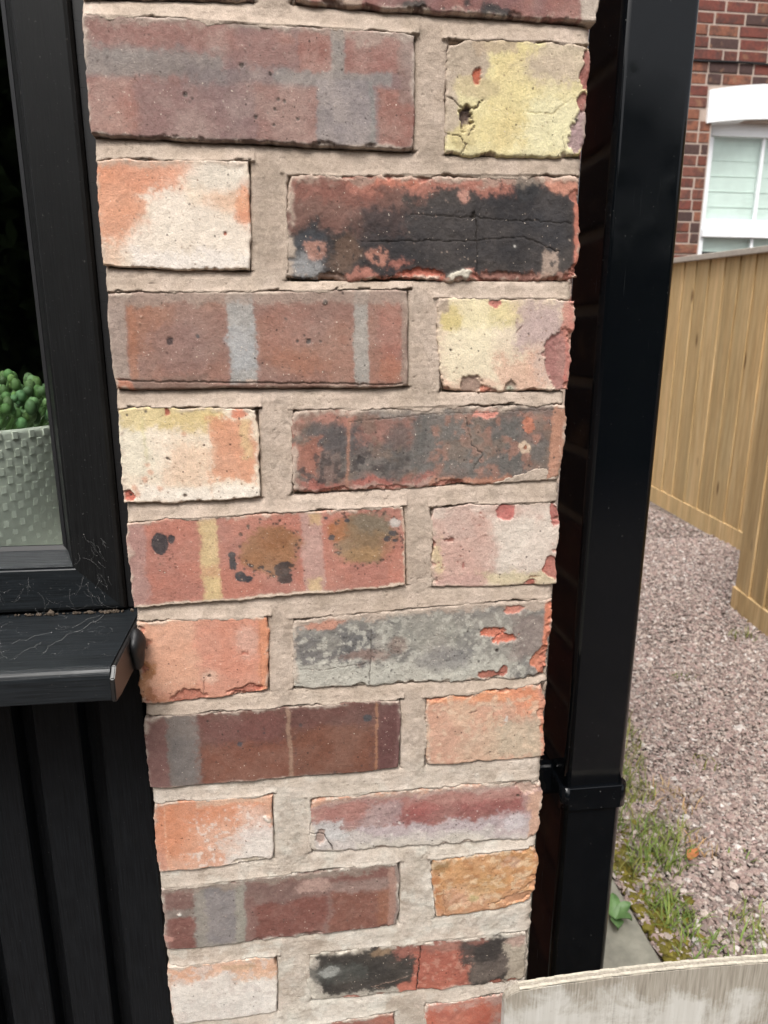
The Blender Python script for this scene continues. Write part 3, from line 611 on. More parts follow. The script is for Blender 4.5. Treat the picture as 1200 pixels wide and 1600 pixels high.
# --- row 4
b = mk('h4', 109, 3.2, rag=0.9, er=0.8).base((246, 226, 200), (250, 234, 212), 24)
b.rect(-.1, .22, .1, .75, (246, 236, 212), .9, 5, 4).rect(.0, .75, -.1, .2, (232, 210, 150), .85, 3.5, 4).blob(.55, .15, 20, 8, (228, 200, 128), .6, 5).rect(.64, .97, .10, .78, (226, 158, 122), .92, 4, 4).rect(.88, .94, .08, .55, (228, 196, 148), .8, 2, 2).rect(.3, .64, .4, .8, (238, 200, 170), .65, 8, 5).rect(.1, 1.1, .84, 1.1, (250, 238, 222), .9, 3, 3).blob(.86, .04, 6, 4, (222, 130, 96), .9, 1.5)
b.rect(.635, .645, .1, .95, (240, 206, 180), .7, .5, .6).rect(.17, .185, .1, .6, (218, 208, 150), .5, .8, 1).chip(.035, .93, 5, 4.5, 1.6, (198, 98, 78), 1, .6, 1.2).spot(.05, .915, 1.0, (70, 36, 30), .8).spot(.35, .05, 2.0, (178, 92, 74), .6, .95, 1.4).spot(.2, .04, 1.0, (116, 106, 96), .4).spot(.06, .07, 1.0, (106, 96, 86), .4)
for u, v in ((.18, .6), (.2, .68), (.16, .76), (.26, .85), (.46, .28), (.1, .9), (.08, .84)): b.blob(u, v, 2.0, 2.0, (222, 150, 116), .65, 1.2, 1)
b.spot(.33, .53, .8, (48, 40, 36), .6).spot(.345, .545, .6, (48, 40, 36), .6).spot(.79, .4, .6, (50, 36, 30), .6).spot(.445, .93, 1.1, (84, 66, 54), .6).spots(44, (.03, .95, .05, .95), .25, .6, (150, 116, 92), .3).rim('b', .7, (212, 190, 160), .7).edgechips(5, (170, 130, 100), 'b', (.6, 1.6), .8)
b = mk('s4', 110, 1.6, rag=1.3, er=2.2, rough=.8).base((116, 108, 103), (130, 106, 98), 14, .38, .62)
b.rect(-.1, .22, -.05, .24, (186, 122, 104), .85, 3, 5, .15).rect(.05, .28, .18, .50, (84, 82, 84), .85, 3, 4, .2).rect(-.1, .10, .35, .75, (176, 108, 86), .8, 3, 4, .2).patch((74, 66, 66), 5, .50, .62, .85, 24, m=b.mrect(-.1, .45, .45, 1.0, 5, 3)).rect(.0, .5, .82, 1.1, (188, 106, 92), .85, 2.5, 5, .2).rect(.24, .44, .08, .45, (164, 112, 98), .75, 4, 4)
b.rect(.44, .84, .12, .86, (104, 103, 100), .75, 6, 6, .15, 6).blob(.37, .5, 12, 20, (96, 92, 90), .7, 5, 5).rect(.28, .62, -.05, .12, (150, 144, 136), .75, 3, 4).patch((178, 120, 98), 8, .54, .64, .6, 25, m=b.mrect(.5, 1.1, -.1, .9, 5, 3)).patch((128, 108, 94), 16, .5, .62, .6, 28)
b.chip(.69, .08, 9, 5, .8, (216, 134, 116)).blob(.86, .26, 5, 6, (206, 120, 86), .9, 1, 2).rim('r', 12, (204, 142, 110), .75, .2).blob(.85, .55, 5, 5, (214, 186, 158), .9, .9, 1.5).spot(.85, .55, 1.8, (160, 100, 70), .4).rect(.02, .60, .93, 1.1, (190, 160, 146), .7, 1.5, 4, .3).rect(.5, .8, .92, 1.1, (196, 128, 96), .8, 2, 4)
b.rect(.195, .205, .1, .95, (172, 120, 96), .8, .5, .8).line([(.62, .15), (.65, .5), (.69, .62), (.66, .8)], .5, (50, 46, 44), .6, .8).line([(.2, .16), (.45, .1), (.95, .08)], .4, (80, 66, 60), .4, .6)
b.spot(.245, .62, 3.0, (64, 60, 62), .2).spots(70, (.03, .97, .1, .9), .3, .9, (72, 66, 66), .2).spots(40, (.03, .97, .1, .9), .25, .6, (200, 172, 156), -.1).striae(.22, 1.5).dust(.04, DUST, .6, 6).edgechips(12, (196, 116, 98), 'b', (2, 5), 1.5)
# --- row 5
b = mk('s5', 111, 2.8, rag=0.8, er=1.0).base((196, 124, 104), (186, 122, 106), 24)
b.rect(-.1, .06, -.1, 1.1, (180, 140, 132), .8, 3, 2).rect(.25, .315, -.1, 1.1, (218, 186, 134), .95, 1.6, 1.6).rect(.26, .31, .1, .95, (224, 196, 140), .6, 2, 2).rect(.255, .31, .55, .68, (206, 146, 112), .6, 2, 2).rect(.615, .695, -.1, 1.1, (196, 154, 142), .95, 1.4, 1.4).rect(.63, .68, .8, 1.1, (216, 186, 136), .8, 2, 1.5).rect(.65, .69, -.1, .16, (214, 176, 120), .7, 2, 1.5)
b.blob(.50, .42, 22, 20, (160, 112, 70), .9, 4, 4).blob(.51, .28, 14, 10, (150, 96, 56), .6, 4).blob(.86, .36, 24, 21, (140, 114, 82), .95, 4, 4).blob(.75, .25, 7, 10, (170, 102, 46), .85, 3, 2).blob(.88, .18, 16, 9, (126, 116, 100), .7, 4, 4).blob(.83, .55, 16, 6, (178, 138, 92), .7, 3).blob(.95, .55, 9, 12, (190, 118, 96), .5, 4)
b.blob(.115, .26, 6.2, 8.2, (66, 59, 63), 1, .7, 1.4).blob(.155, .22, 3, 3, (66, 59, 63), 1, .6, 1)
for u, v, rx, ry in ((.365, .56, 2.7, 6), (.385, .72, 4.2, 4.0), (.41, .76, 4.4, 2.6), (.365, .46, 3, 2.6)): b.blob(u, v, rx, ry, (62, 60, 66), 1, .6, 1)
for u, v, rx, ry in ((.54, .66, 5, 5.5), (.545, .78, 4, 5), (.56, .6, 4, 2), (.47, .64, 3, 1.6), (.43, .6, 1.8, 2), (.49, .67, 2.4, 1.2)): b.blob(u, v, rx, ry, (64, 54, 54), .95, .7, 2.5)
for u, v, rx, ry in ((.955, .32, 3.5, 2.4), (.935, .38, 2.6, 2.8), (.96, .42, 2.4, 1.6), (.73, .33, 2.8, 2.6), (.785, .14, 2.0, 2.0), (.71, .08, 1.4, 1.2)): b.blob(u, v, rx, ry, (70, 68, 72), .95, .6, 1)
rg = np.random.RandomState(5)
for cu_, cv_, ru_, rv_, n in ((.50, .42, .105, .36, 46), (.86, .36, .125, .36, 60)):
    for k in range(n):
        t = rg.uniform(0, 2 * math.pi); q = rg.uniform(.85, 1.12)
        b.spot(cu_ + ru_ * q * math.cos(t), cv_ + rv_ * q * math.sin(t), rg.uniform(.4, 1.3), (82, 60, 52), .15, .85)
b.spots(14, (.1, .17, .3, .6), .4, 1.0, (130, 84, 70)).spots(70, (.03, .97, .05, .9), .25, .55, (128, 82, 68), .25).spots(60, (.03, .97, .05, .95), .25, .5, (226, 186, 160), -.1)
b.rim('b', 2.6, (226, 206, 184), .95, .12).rim('t', 1.6, (214, 170, 148), .6).rim('r', 1.6, (222, 190, 164), .8, .2).blob(.965, .2, 4, 3, (206, 198, 190), .9, 1, 2)
b = mk('h5', 112, 1.8, rag=1.0, er=1.4, rough=.8).base((222, 204, 190), (214, 182, 168), 20, ax=(.6, 1))
b.rect(-.1, .5, .1, .95, (206, 164, 150), .7, 8, 6, .1, 9).rect(.5, 1.0, .15, .8, (230, 218, 204), .8, 8, 6).rect(.1, .32, -.1, .4, (200, 172, 160), .7, 4, 3).rect(.4, 1.0, .80, 1.1, (214, 202, 160), .7, 4, 5).blob(.04, .65, 4, 16, (214, 196, 150), .7, 2, 3).rect(.0, .4, .84, 1.1, (204, 160, 150), .6, 3, 4)
b.chip(.58, .08, 7.5, 8, 1.0, (200, 118, 110), 1, .6, 2).chip(.98, .16, 4, 10, 1.2, (180, 100, 92), 1, .6, 2).chip(.97, .80, 7, 11, 1.3, (186, 112, 98), 1, .6, 3).chip(.78, .985, 6, 3.5, 1.0, (180, 104, 88)).chip(.14, .4, 4.5, 1.3, .8, (140, 90, 78)).chip(.24, .72, 1.8, 3, .4, (176, 120, 110)).chip(.82, .9, 4, 1.5, .4, (150, 120, 90))
b.striae(.10, 1.6, False, m=b.mrect(.35, 1.1, -.1, 1.1, 9, 4)).striae(.08, 1.6, True, m=b.mrect(-.1, .5, .1, 1, 9, 4)).spots(20, (.05, .5, .1, .9), .3, .8, (166, 116, 104), .3).spots(40, (.05, .95, .1, .9), .25, .5, (232, 220, 206), -.1).edgechips(6, (196, 140, 124), 'rl', (1.5, 3))
# --- row 6
b = mk('h6', 113, 2.4, rag=1.0, er=1.6).base((224, 158, 128), (220, 150, 122), 26)
b.rect(-.1, .5, .0, .85, (230, 174, 144), .85, 6, 5).rect(.46, .94, .0, 1.0, (216, 146, 122), .8, 5, 4).rect(.93, 1.1, .0, 1.0, (224, 150, 112), .9, 1.6, 1.5).blob(.84, .3, 9, 14, (220, 178, 160), .7, 5).blob(.55, .72, 7, 6, (236, 196, 172), .7, 3).rect(.18, .45, -.05, .3, (232, 178, 150), .5, 4)
b.blob(.03, .62, 9, 9, (176, 112, 56), .9, 2.5, 4).blob(.03, .9, 8, 7, (170, 102, 58), .9, 2.5, 4).blob(.1, .98, 16, 4, (176, 104, 60), .8, 2, 3).blob(.02, .78, 4, 8, (206, 140, 90), .7, 3)
b.chip(.37, .95, 14, 5.5, 1.6, (192, 110, 86), 1, .7, 3).chip(.83, .96, 14, 5, 1.6, (196, 112, 90), 1, .7, 3).chip(.09, .26, 4, 2.2, .8, (200, 132, 104)).chip(.82, .45, 4, 1.0, .6, (176, 104, 84)).spot(.54, .71, 1.4, (110, 82, 68), .8).line([(.50, .72), (.49, .82), (.49, .92)], .5, (150, 96, 76), .5).line([(.94, .1), (.94, .95)], .4, (180, 120, 96), .3, .5)
b.spots(40, (.03, .97, .05, .9), .25, .6, (176, 116, 92), .3).edgechips(6, (190, 112, 88), 'bl', (1.5, 3.5)).rim('t', 1.4, (222, 190, 164), .5)
b = mk('s6', 114, 1.4, rag=1.5, er=2.4, rough=1.0).base((156, 152, 143), (124, 122, 118), 18, .40, .66)
b.rect(.0, .30, .22, .74, (100, 100, 102), .85, 6, 5, .1, 6).rect(-.1, .85, .70, 1.1, (196, 193, 180), .9, 5, 6, .1, 4).blob(.14, .36, 10, 10, (150, 148, 138), .6, 5).patch((198, 195, 182), 4, .52, .62, .75, 30).blob(.58, .68, 22, 10, (122, 120, 122), .6, 6, 5).blob(.5, .3, 30, 12, (160, 158, 146), .6, 7, 6, .2, 4)
b.blob(.28, .6, 18, 5, (150, 118, 106), .7, 3, 4).blob(.40, .48, 8, 8, (142, 112, 98), .55, 4).rect(.84, 1.02, .2, .75, (140, 122, 116), .75, 5, 5).rect(.0, 1.0, -.1, .10, (190, 168, 150), .85, 2.5, 6, .2).blob(.12, .1, 16, 4, (206, 140, 114), .9, 1.5, 4)
b.chip(.845, .12, 8, 4, .9, (218, 134, 112), 1, .8, 3).chip(.765, .40, 11, 3.2, 1.6, (222, 122, 90), 1, .6, 2.5).chip(.815, .47, 9, 2.6, 1.6, (214, 112, 82), 1, .6, 3).chip(.77, .92, 11, 3.2, 1.2, (186, 112, 92), 1, .6, 2.5).chip(.82, .88, 4, 5, 1.2, (180, 104, 86)).rim('r', 6.5, (216, 124, 88), 1.0, .05).chip(.985, .78, 7, 13, 1.6, (220, 128, 92), 1, .8, 4)
b.line([(.295, .25), (.295, .97)], .55, (70, 66, 62), .6, .7, .5).line([(.03, .72), (.12, .74), (.28, .68)], .5, (90, 84, 80), .4, .6).spot(.79, .63, 1.4, (60, 50, 48), .8).spots(90, (.02, .9, .1, .98), .3, .9, (78, 78, 76), .15, .75).spots(140, (.02, .9, .1, .98), .25, .8, (204, 202, 190), -.1, .7).spots(50, (.02, .4, .3, .8), .3, .8, (60, 62, 64), .1, .7).edgechips(10, (214, 122, 92), 'r', (2, 4), 1.5).edgechips(8, (160, 150, 134), 'b', (2, 4))
# --- row 7
b = mk('s7', 115, 2.2, rag=0.7, er=1.0).base((118, 74, 62), (106, 68, 60), 26)
b.rect(-.1, .09, -.1, 1.1, (142, 100, 94), .9, 2, 2).rect(.085, .205, -.1, 1.1, (134, 124, 118), .95, 1.6, 2).rect(.1, .2, .3, .95, (124, 118, 116), .6, 4, 3).rect(.205, .55, .05, .45, (124, 74, 68), .8, 8, 6).rect(.205, .56, .45, 1.1, (136, 78, 56), .85, 7, 5).rect(.56, .90, .3, 1.0, (130, 76, 52), .8, 6, 5).rect(.56, .9, -.1, .3, (112, 68, 62), .7, 5, 4).rect(.905, 1.1, -.1, 1.1, (106, 64, 62), .95, 1, 1)
b.rect(.545, .56, -.1, 1.1, (172, 136, 110), .75, .7, 1.2, .2).rect(.898, .907, -.1, 1.1, (176, 120, 84), .9, .5, .8).rect(.985, 1.1, -.1, 1.1, (128, 88, 84), .7).blob(.865, .22, 3.6, 3.4, (66, 68, 76), 1, .6, 1.2).spot(.6, .27, 1.6, (84, 66, 66), .2).spot(.36, .47, 2.2, (74, 68, 76), .2).spot(.355, .28, 1.0, (84, 54, 50)).spot(.455, .27, 1.0, (92, 60, 56)).spot(.455, .33, 1.2, (78, 64, 66)).spot(.24, .12, .9, (60, 42, 40), .4).spot(.84, .9, 1.0, (84, 58, 54)).spot(.73, .97, 1.4, (84, 54, 50))
b.spots(40, (.2, .98, .05, .95), .3, .9, (92, 58, 50), .2, .7).spots(50, (.02, .98, .05, .95), .2, .5, (196, 164, 146), -.1).spots(5, (.9, .97, .2, .9), .5, .8, (206, 150, 140), -.1).rim('t', 1.6, (150, 116, 104), .6).rim('b', 1.4, (150, 118, 104), .6)
b = mk('h7', 116, 2.0, rag=1.3, er=2.2, rough=.9).base((214, 166, 140), (208, 178, 154), 22)
b.rect(-.1, 1.1, -.1, .15, (226, 150, 106), .9, 3, 5).rect(.7, 1.1, -.05, .35, (226, 146, 108), .9, 4, 6).rect(.0, .32, .15, 1.0, (210, 156, 130), .75, 6, 6).rect(.35, .8, .2, .55, (218, 160, 132), .7, 6, 6).rect(.55, 1.0, .45, 1.0, (198, 180, 156), .9, 7, 6).rect(.25, .6, .62, 1.1, (208, 176, 150), .6, 5, 5).blob(.3, .3, 12, 12, (222, 184, 154), .6, 4)
b.line([(.56, .1), (.56, .42)], .4, (140, 92, 70), .4, .7, .4).line([(.36, .3), (.42, .27)], .8, (110, 72, 58), .5).spot(.57, .24, .8, (80, 54, 46), .4).blob(.665, .42, 1.5, 4, (226, 216, 206), .9, .8, .8).rim('r', 4, (214, 140, 112), .9, .15).spots(30, (.05, .95, .1, .95), .25, .6, (160, 116, 92), .3).patch((224, 196, 168), 5, .56, .66, .6, 33).edgechips(10, (216, 140, 108), 'rt', (2, 5), 1.6)
# --- row 8
b = mk('h8', 117, 2.4, rag=0.7, er=1.3).base((222, 152, 116), (228, 168, 136), 22)
b.rect(-.1, .08, -.1, 1.1, (206, 150, 128), .9, 1.4, 1.5).blob(.25, .15, 26, 12, (222, 140, 98), .8, 6, 5).blob(.12, .4, 14, 22, (222, 146, 108), .7, 7).blob(.82, .68, 24, 22, (232, 220, 212), .95, 7, 7).rect(.55, 1.1, .62, 1.1, (234, 224, 214), .9, 5, 5).blob(.85, .3, 16, 12, (230, 196, 178), .75, 6).rect(.4, .7, .3, .8, (230, 188, 164), .55, 7, 6).rect(.1, .55, .82, 1.1, (226, 176, 150), .7, 4, 4)
b.rect(.35, .98, -.1, .08, (222, 186, 160), .8, 1.5, 3).chip(.96, .36, 4, 3, -1.0, (214, 200, 184)).chip(.80, .97, 16, 4, 1.2, (202, 188, 168), .9).rect(.93, 1.1, -.05, .35, (216, 170, 144), .7).rect(.086, .093, .05, 1, (236, 196, 168), .6, .4, .6).patch((242, 232, 222), 3, .56, .64, .7, 34, m=b.mrect(.3, 1.1, .2, 1.1, 10, 4)).spots(24, (.05, .9, .1, .8), .25, .6, (170, 104, 76), .3).striae(.06, 1.4)
b = mk('s8', 118, 1.8, rag=1.8, er=2.8, rough=.9).base((178, 144, 136), (168, 130, 126), 18)
b.rect(-.1, .9, .12, .42, (176, 120, 110), .8, 4, 5).rect(.3, .92, .32, .62, (150, 88, 84), .9, 3.5, 4).blob(.48, .34, 14, 7, (166, 92, 88), .7, 3).rect(.25, .4, .2, .6, (172, 152, 152), .7, 5, 6).rect(-.1, 1.0, .62, 1.1, (206, 198, 192), .92, 3, 4, .05).rect(.2, .93, .60, .76, (190, 172, 176), .75, 3, 4).rect(.0, .15, .4, .8, (206, 204, 202), .85, 4, 5).rect(.8, .95, .5, .95, (198, 178, 178), .7, 4, 4).blob(.88, .7, 10, 9, (210, 202, 204), .7, 3)
b.rect(-.1, 1.1, -.1, .08, (220, 164, 132), .8, 2, 5, .2).rect(.05, 1.0, .04, .14, (184, 158, 146), .7, 3, 4).rect(.945, 1.1, .2, 1.1, (208, 166, 142), .95, 2.5, 3).chip(.93, .1, 12, 7, 1.6, (196, 164, 148), 1, 1.2, 4).rect(.2, .75, .86, 1.1, (214, 206, 192), .7, 2, 4).chip(.05, .72, 5, 8, 1.5, (178, 152, 140), .9).line([(.0, .62), (.07, .68), (.1, .95)], .7, depth=1.3)
b.spots(60, (.02, .9, .5, .98), .4, 1.4, (222, 216, 210), -.1, .8).spots(30, (.3, .9, .2, .65), .3, .9, (212, 190, 184), -.1, .8).spots(50, (.05, .95, .1, .95), .25, .7, (112, 82, 80), .2, .8).spot(.885, .26, 1.3, (84, 66, 58), .6).edgechips(10, (196, 170, 156), 'tb', (2, 4), 1.4)
# --- row 9
b = mk('s9', 119, 2.0, rag=1.0, er=1.4, rough=.7).base((142, 102, 92), (130, 96, 90), 20)
b.rect(.38, .68, .42, 1.0, (134, 74, 62), .95, 3, 4).rect(.70, .96, .36, 1.0, (138, 80, 62), .92, 3, 3).rect(.9, .97, .4, .95, (164, 100, 66), .6, 3).rect(.70, 1.0, .02, .20, (132, 80, 70), .85, 2.5, 3).rect(.55, 1.0, .2, .36, (156, 126, 116), .8, 3, 4).rect(.3, .68, .12, .42, (132, 98, 90), .75, 4, 5)
b.rect(-.1, .15, .0, .34, (132, 92, 84), .9, 2, 3).rect(-.1, .15, .36, .5, (142, 128, 118), .9, 2, 2).rect(-.1, .135, .5, 1.1, (134, 80, 70), .95, 1.4, 2).rect(.135, .34, -.1, 1.1, (150, 144, 134), .95, 2, 2.5).rect(.18, .30, .06, .96, (134, 128, 130), .9, 2, 2).rect(.30, .335, .1, 1.0, (156, 152, 138), .8, 1.2, 1.5).rect(.34, .38, .3, 1.0, (140, 96, 88), .7, 1, 1)
b.blob(.63, .22, 14, 8, (190, 152, 138), .85, 3, 5, .15).rect(-.1, 1.0, -.1, .09, (150, 132, 118), .85, 2.5, 5).rect(.95, .985, .05, 1, (176, 130, 112), .8, .8, .8).rect(.985, 1.1, -.1, 1.1, (150, 132, 122), .9, .8, 1).rim('l', 3, (166, 140, 128), .7).chip(.065, .43, 2.2, 1.4, -.8, (230, 224, 214)).blob(.02, .8, 4, 3, (206, 140, 124), .8, 1).chip(.6, .98, 12, 3, 1.0, (120, 84, 74))
b.spots(90, (.02, .97, .05, .97), .25, .6, (208, 174, 158), -.1, .8).spots(40, (.02, .97, .1, .95), .25, .7, (92, 66, 60), .2).edgechips(8, (150, 116, 104), 'tb', (1.5, 3))
b = mk('h9', 120, 2.2, rag=1.5, er=2.6, rough=1.1).base((208, 154, 100), (200, 144, 96), 20)
b.rect(.1, .95, -.05, .4, (208, 158, 108), .8, 6, 6).blob(.35, .72, 22, 12, (220, 176, 142), .85, 5, 6, .1, 6).blob(.2, .7, 12, 10, (222, 168, 136), .7, 4).blob(.5, .55, 20, 10, (204, 164, 108), .6, 5).rect(-.1, .08, .2, 1.0, (190, 120, 66), .9, 2, 4).blob(.06, .08, 9, 8, (164, 128, 78), .95, 2, 4).blob(.75, .25, 7, 6, (196, 160, 140), .7, 3, 4).rim('r', 3, (214, 150, 104), .8).rect(.0, 1.0, .88, 1.1, (206, 150, 110), .7, 3, 5).patch((226, 196, 160), 5, .55, .63, .7, 36).patch((178, 120, 70), 6, .56, .64, .6, 37).blob(.38, .74, 5, 4, (186, 176, 120), .7, 2)
b.chip(.85, .85, 16, 5, 1.4, (196, 138, 96), .9).line([(.1, .4), (.12, .95)], .5, (150, 98, 60), .5, .7, 1.4).line([(.55, .9), (.8, .78), (.95, .6)], .5, (150, 104, 70), .8, .7, 1.2).edgechips(8, (206, 146, 104), 'rtb', (2, 5), 1.5).spots(30, (.05, .95, .1, .9), .25, .7, (150, 104, 66), .3)
# --- row 10
b = mk('h10', 121, 2.4, rag=0.9, er=1.4).base((236, 228, 218), (242, 234, 224), 22)
b.rect(-.1, 1.1, -.1, .26, (228, 180, 150), .9, 4, 6).rect(.6, 1.05, .1, .38, (228, 182, 150), .85, 4, 5).rect(.0, .3, .05, .3, (224, 170, 138), .6, 5).rect(-.1, .03, -.1, 1.1, (216, 176, 154), .7).rect(.1, .9, .6, 1.0, (226, 220, 212), .7, 8, 6).patch((214, 202, 194), 6, .55, .66, .6, 38).rect(.5, .8, .06, .16, (190, 164, 130), .6, 2, 3)
b.spots(30, (.05, .95, .2, .95), .25, .6, (180, 160, 144), .25).striae(.05, 1.4).rim('b', .9, (206, 192, 176), .6)
b = mk('s10', 122, 1.6, rag=1.6, er=2.4, rough=1.0).base((62, 58, 54), (54, 52, 50), 14)
b.rect(-.1, .05, -.1, 1.1, (186, 178, 166), .95, 2, 4, .1).rect(.0, .25, .25, .6, (80, 82, 78), .75, 4, 5).blob(.1, .4, 8, 6, (172, 174, 168), .75, 2.5, 4, .3).rect(.03, .5, .85, 1.1, (192, 184, 170), .85, 2, 4, .2).rect(.38, .72, .0, .35, (166, 104, 90), .85, 4, 6).rect(.48, .74, .25, 1.1, (176, 98, 80), .98, 2.5, 5).rect(.40, .66, .82, 1.1, (184, 106, 86), .95, 2, 4).rect(.70, .90, .05, .6, (62, 57, 55), .95, 4, 6).rect(.74, .93, .5, .9, (118, 106, 98), .7, 6, 6).rect(.90, 1.1, .2, 1.1, (186, 174, 156), .95, 4, 5).rect(.9, 1.1, -.1, .25, (190, 160, 146), .85, 3, 4).blob(.76, .08, 10, 6, (150, 100, 88), .8, 3).blob(.62, .15, 14, 6, (176, 128, 112), .6, 3, 4, .2)
b.blob(.34, .12, 9, 5, (150, 124, 98), .9, 1.5, 3).line([(.505, .1), (.50, .45), (.49, .95)], .9, (30, 20, 18), 1.8, .95, 1.0).line([(.30, .78), (.4, .72), (.5, .6)], .4, (170, 140, 124), -.2, .7).line([(.28, .8), (.34, .85)], .4, (170, 140, 124), -.2, .7).patch((206, 150, 130), 4, .57, .64, .6, 39, m=b.mrect(.48, .75, .3, 1, 4, 3)).rect(.0, .3, -.1, .06, (190, 178, 162), .8, 2, 4)
b.spots(50, (.05, .95, .1, .9), .25, .7, (176, 160, 146), -.1, .7).edgechips(8, (180, 108, 90), 'b', (2, 5), 1.5)
b = mk('s11', 123, 2.0).base((172, 102, 84), (150, 96, 86)); b.rim('t', 3, (160, 120, 104), .7)
b = mk('h11', 124, 2.0, rag=1.2).base((196, 104, 82), (182, 96, 78)); b.rect(-.1, 1.1, -.1, .14, (206, 160, 146), .85, 2.5, 5, .15).rect(.62, 1.1, .0, .7, (196, 160, 148), .75, 5, 6).patch((206, 120, 96), 6, .5, .62, .7, 42)

HGRID = {}
for b in BR:
    b.build(pier, 212.0 if b.key[0] == 'h' and Q[b.key][0][0] > 150 else 104.0)
    HGRID[b.key] = b

# mortar: weather-struck joints, recessed under each brick and lapping over the brick below
gx = np.arange(1.0, 333.0, 0.66); gz = np.arange(400.0, 1290.0, 0.66)
GX, GZ = np.meshgrid(gx, gz)
n_lo = fbm(GX, GZ, 30, 201, 4) - 0.5; n_mid = fbm(GX, GZ, 8, 202, 4) - 0.5; n_hi = fbm(GX, GZ, 2.2, 203, 3) - 0.5
HM = 1.0 + 2.2 * n_lo + 0.9 * n_mid + 0.28 * n_hi
dark = np.zeros_like(HM); keep = np.ones(HM.shape, bool)
LAP = {'h1': (2.5, .5), 's2': (3.5, 3.0), 's4': (2.5, 2.0), 's6': (3.5, 3.0), 's8': (4.5, 5.0), 's10': (4.0, 5.0), 'h9': (2.0, 1.0), 'h3': (1.5, 1.0), 's9': (3.0, 0), 'h10': (2.0, 0), 'h6': (2.0, 0), 's1': (1.5, 0), 'h8': (1.5, 0), 'h7': (3.0, .5)}
STRK = {'s1': 4.6, 's3': 3.6, 'h2': 3.6, 'h4': 3.8, 's5': 3.0, 's0': 4.4, 'h0': 3.5}
def sd(P0, P1, X, Z):   # signed distance to the line, positive on its right-hand side
    dx, dz = P1[0] - P0[0], P1[1] - P0[1]; L = math.hypot(dx, dz)
    return ((X - P0[0]) * dz - (Z - P0[1]) * dx) / L
for b in BR:
    tl, tr, br_, bl = b.q
    dt = sd(tl, tr, GX, GZ); dr = sd(tr, br_, GX, GZ); db = sd(br_, bl, GX, GZ); dl = sd(bl, tl, GX, GZ)
    inx = (dl > -3) & (dr > -3)
    rec = STRK.get(b.key, 2.2) * 0.8
    t = np.clip(-db, 0, None)
    fade = ss(-4, 1, np.minimum(dl, dr))
    m = (db < 0.6) & (t < 18)
    HM -= np.where(m, rec * np.exp(-t / 3.2) * fade, 0)
    if b.q[1][0] < 250:
        t = np.clip(-dr, 0, None); m = (dr < 0.6) & (t < 14); fz = ss(-3, 2, np.minimum(dt, db))
        HM -= np.where(m, 1.5 * np.exp(-t / 1.4) * fz, 0)
    lt, ll = LAP.get(b.key, (1.2, 0.2)); lt *= .6; ll *= .6
    lapn = (fbm(GX, GZ * 0.2, 24, 210 + b.seed, 5) - 0.51) * 16.0 + n_hi * 2.4
    lapv = (fbm(GX * 0.2, GZ, 16, 260 + b.seed, 5) - 0.52) * 7.0 + n_hi * 2.0
    # rise to the level of the face below / right
    t = np.clip(-dt, 0, None); m = (dt <= 0) & (t < 9) & inx
    HM += np.where(m, (b.proud - 0.6) * np.exp(-t / 3.5), 0)
    ins = (dt > 0) & (db > 0) & (dl > 0) & (dr > 0)
    nearT = dt - (lt + lapn * 0.6); nearL = dl - (ll + lapv * 0.6)
    cover = np.minimum(nearT, nearL)           # <0: covered by lapped mortar
    wedge = np.full_like(cover, 1e3)
    if b.key == 's4': wedge = db - np.clip((GX - 262) * 0.16, -3, 12) - lapn * .5
    if b.key == 's6': wedge = np.where(GX > 318, 1e3, wedge)
    cover = np.minimum(cover, wedge)
    nearB = np.minimum(db, dr)
    face = b.proud - 0.15 + 0.8 * n_mid + 0.45 * n_hi
    hin = np.where(cover < 0, face + 0.25, face + 0.25 - 3.0 * np.clip(cover, 0, 3))
    HM = np.where(ins, hin, HM)
    HM = np.where(ins & (nearB < 2.5) & (wedge > 0), np.minimum(HM, face - 3.5), HM)
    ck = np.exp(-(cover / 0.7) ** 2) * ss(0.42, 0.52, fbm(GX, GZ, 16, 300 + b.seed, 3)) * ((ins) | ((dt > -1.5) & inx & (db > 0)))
    HM -= ck * 2.0; dark = np.maximum(dark, ck * 0.9)  # lap crack: real groove, with dirt and its faint shadow darkened into the colour
    keep &= ~(ins & (cover > 2.0) & (np.minimum(np.minimum(dt, db), np.minimum(dl, dr)) > 5.5))
# hairline cracks and pits in the joints
ck = np.exp(-((fbm(GX, GZ * 0.5, 55, 400, 5) - 0.5) / 0.0045) ** 2) * ss(0.62, 0.7, fbm(GX, GZ, 40, 401, 2))
HM -= ck * 0.3
pt = ss(0.80, 0.86, fbm(GX, GZ, 2.0, 402, 2)) * ss(.5, .6, fbm(GX, GZ, 30, 403, 2)); HM -= pt * 0.5; dark = np.maximum(dark, pt * 0.25)
# joint ends fall away at the two free edges
HM -= 3.0 * np.exp(-(GX - 1) / 2.2) + 3.5 * np.exp(-(333 - GX) / 2.5)
low = ss(820, 560, GZ)[..., None]
MC = alb((206, 188, 173)) * (1 - low) + alb((222, 214, 203)) * low
t1 = ss(.4, .66, fbm(GX, GZ, 26, 410, 4))[..., None]; MC = MC * (1 - .35 * t1) + alb((180, 166, 150)) * .35 * t1
t0 = ss(.42, .62, fbm(GX, GZ, 95, 409, 3))[..., None]; MC = MC * (1 - .5 * t0) + alb((182, 165, 149)) * .5 * t0
t2 = ss(.52, .68, fbm(GX, GZ, 12, 411, 4))[..., None] * low; MC = MC * (1 - .6 * t2) + alb((222, 218, 208)) * .6 * t2
tr_ = (0.86 + 0.28 * fbm(GX * .12, GZ, 1.6, 430, 3))[..., None]; MC = MC * tr_
t3 = ss(.5, .62, fbm(GX, GZ, 34, 431, 3))[..., None]; MC = MC * (1 - .3 * t3) + alb((214, 196, 182)) * .3 * t3
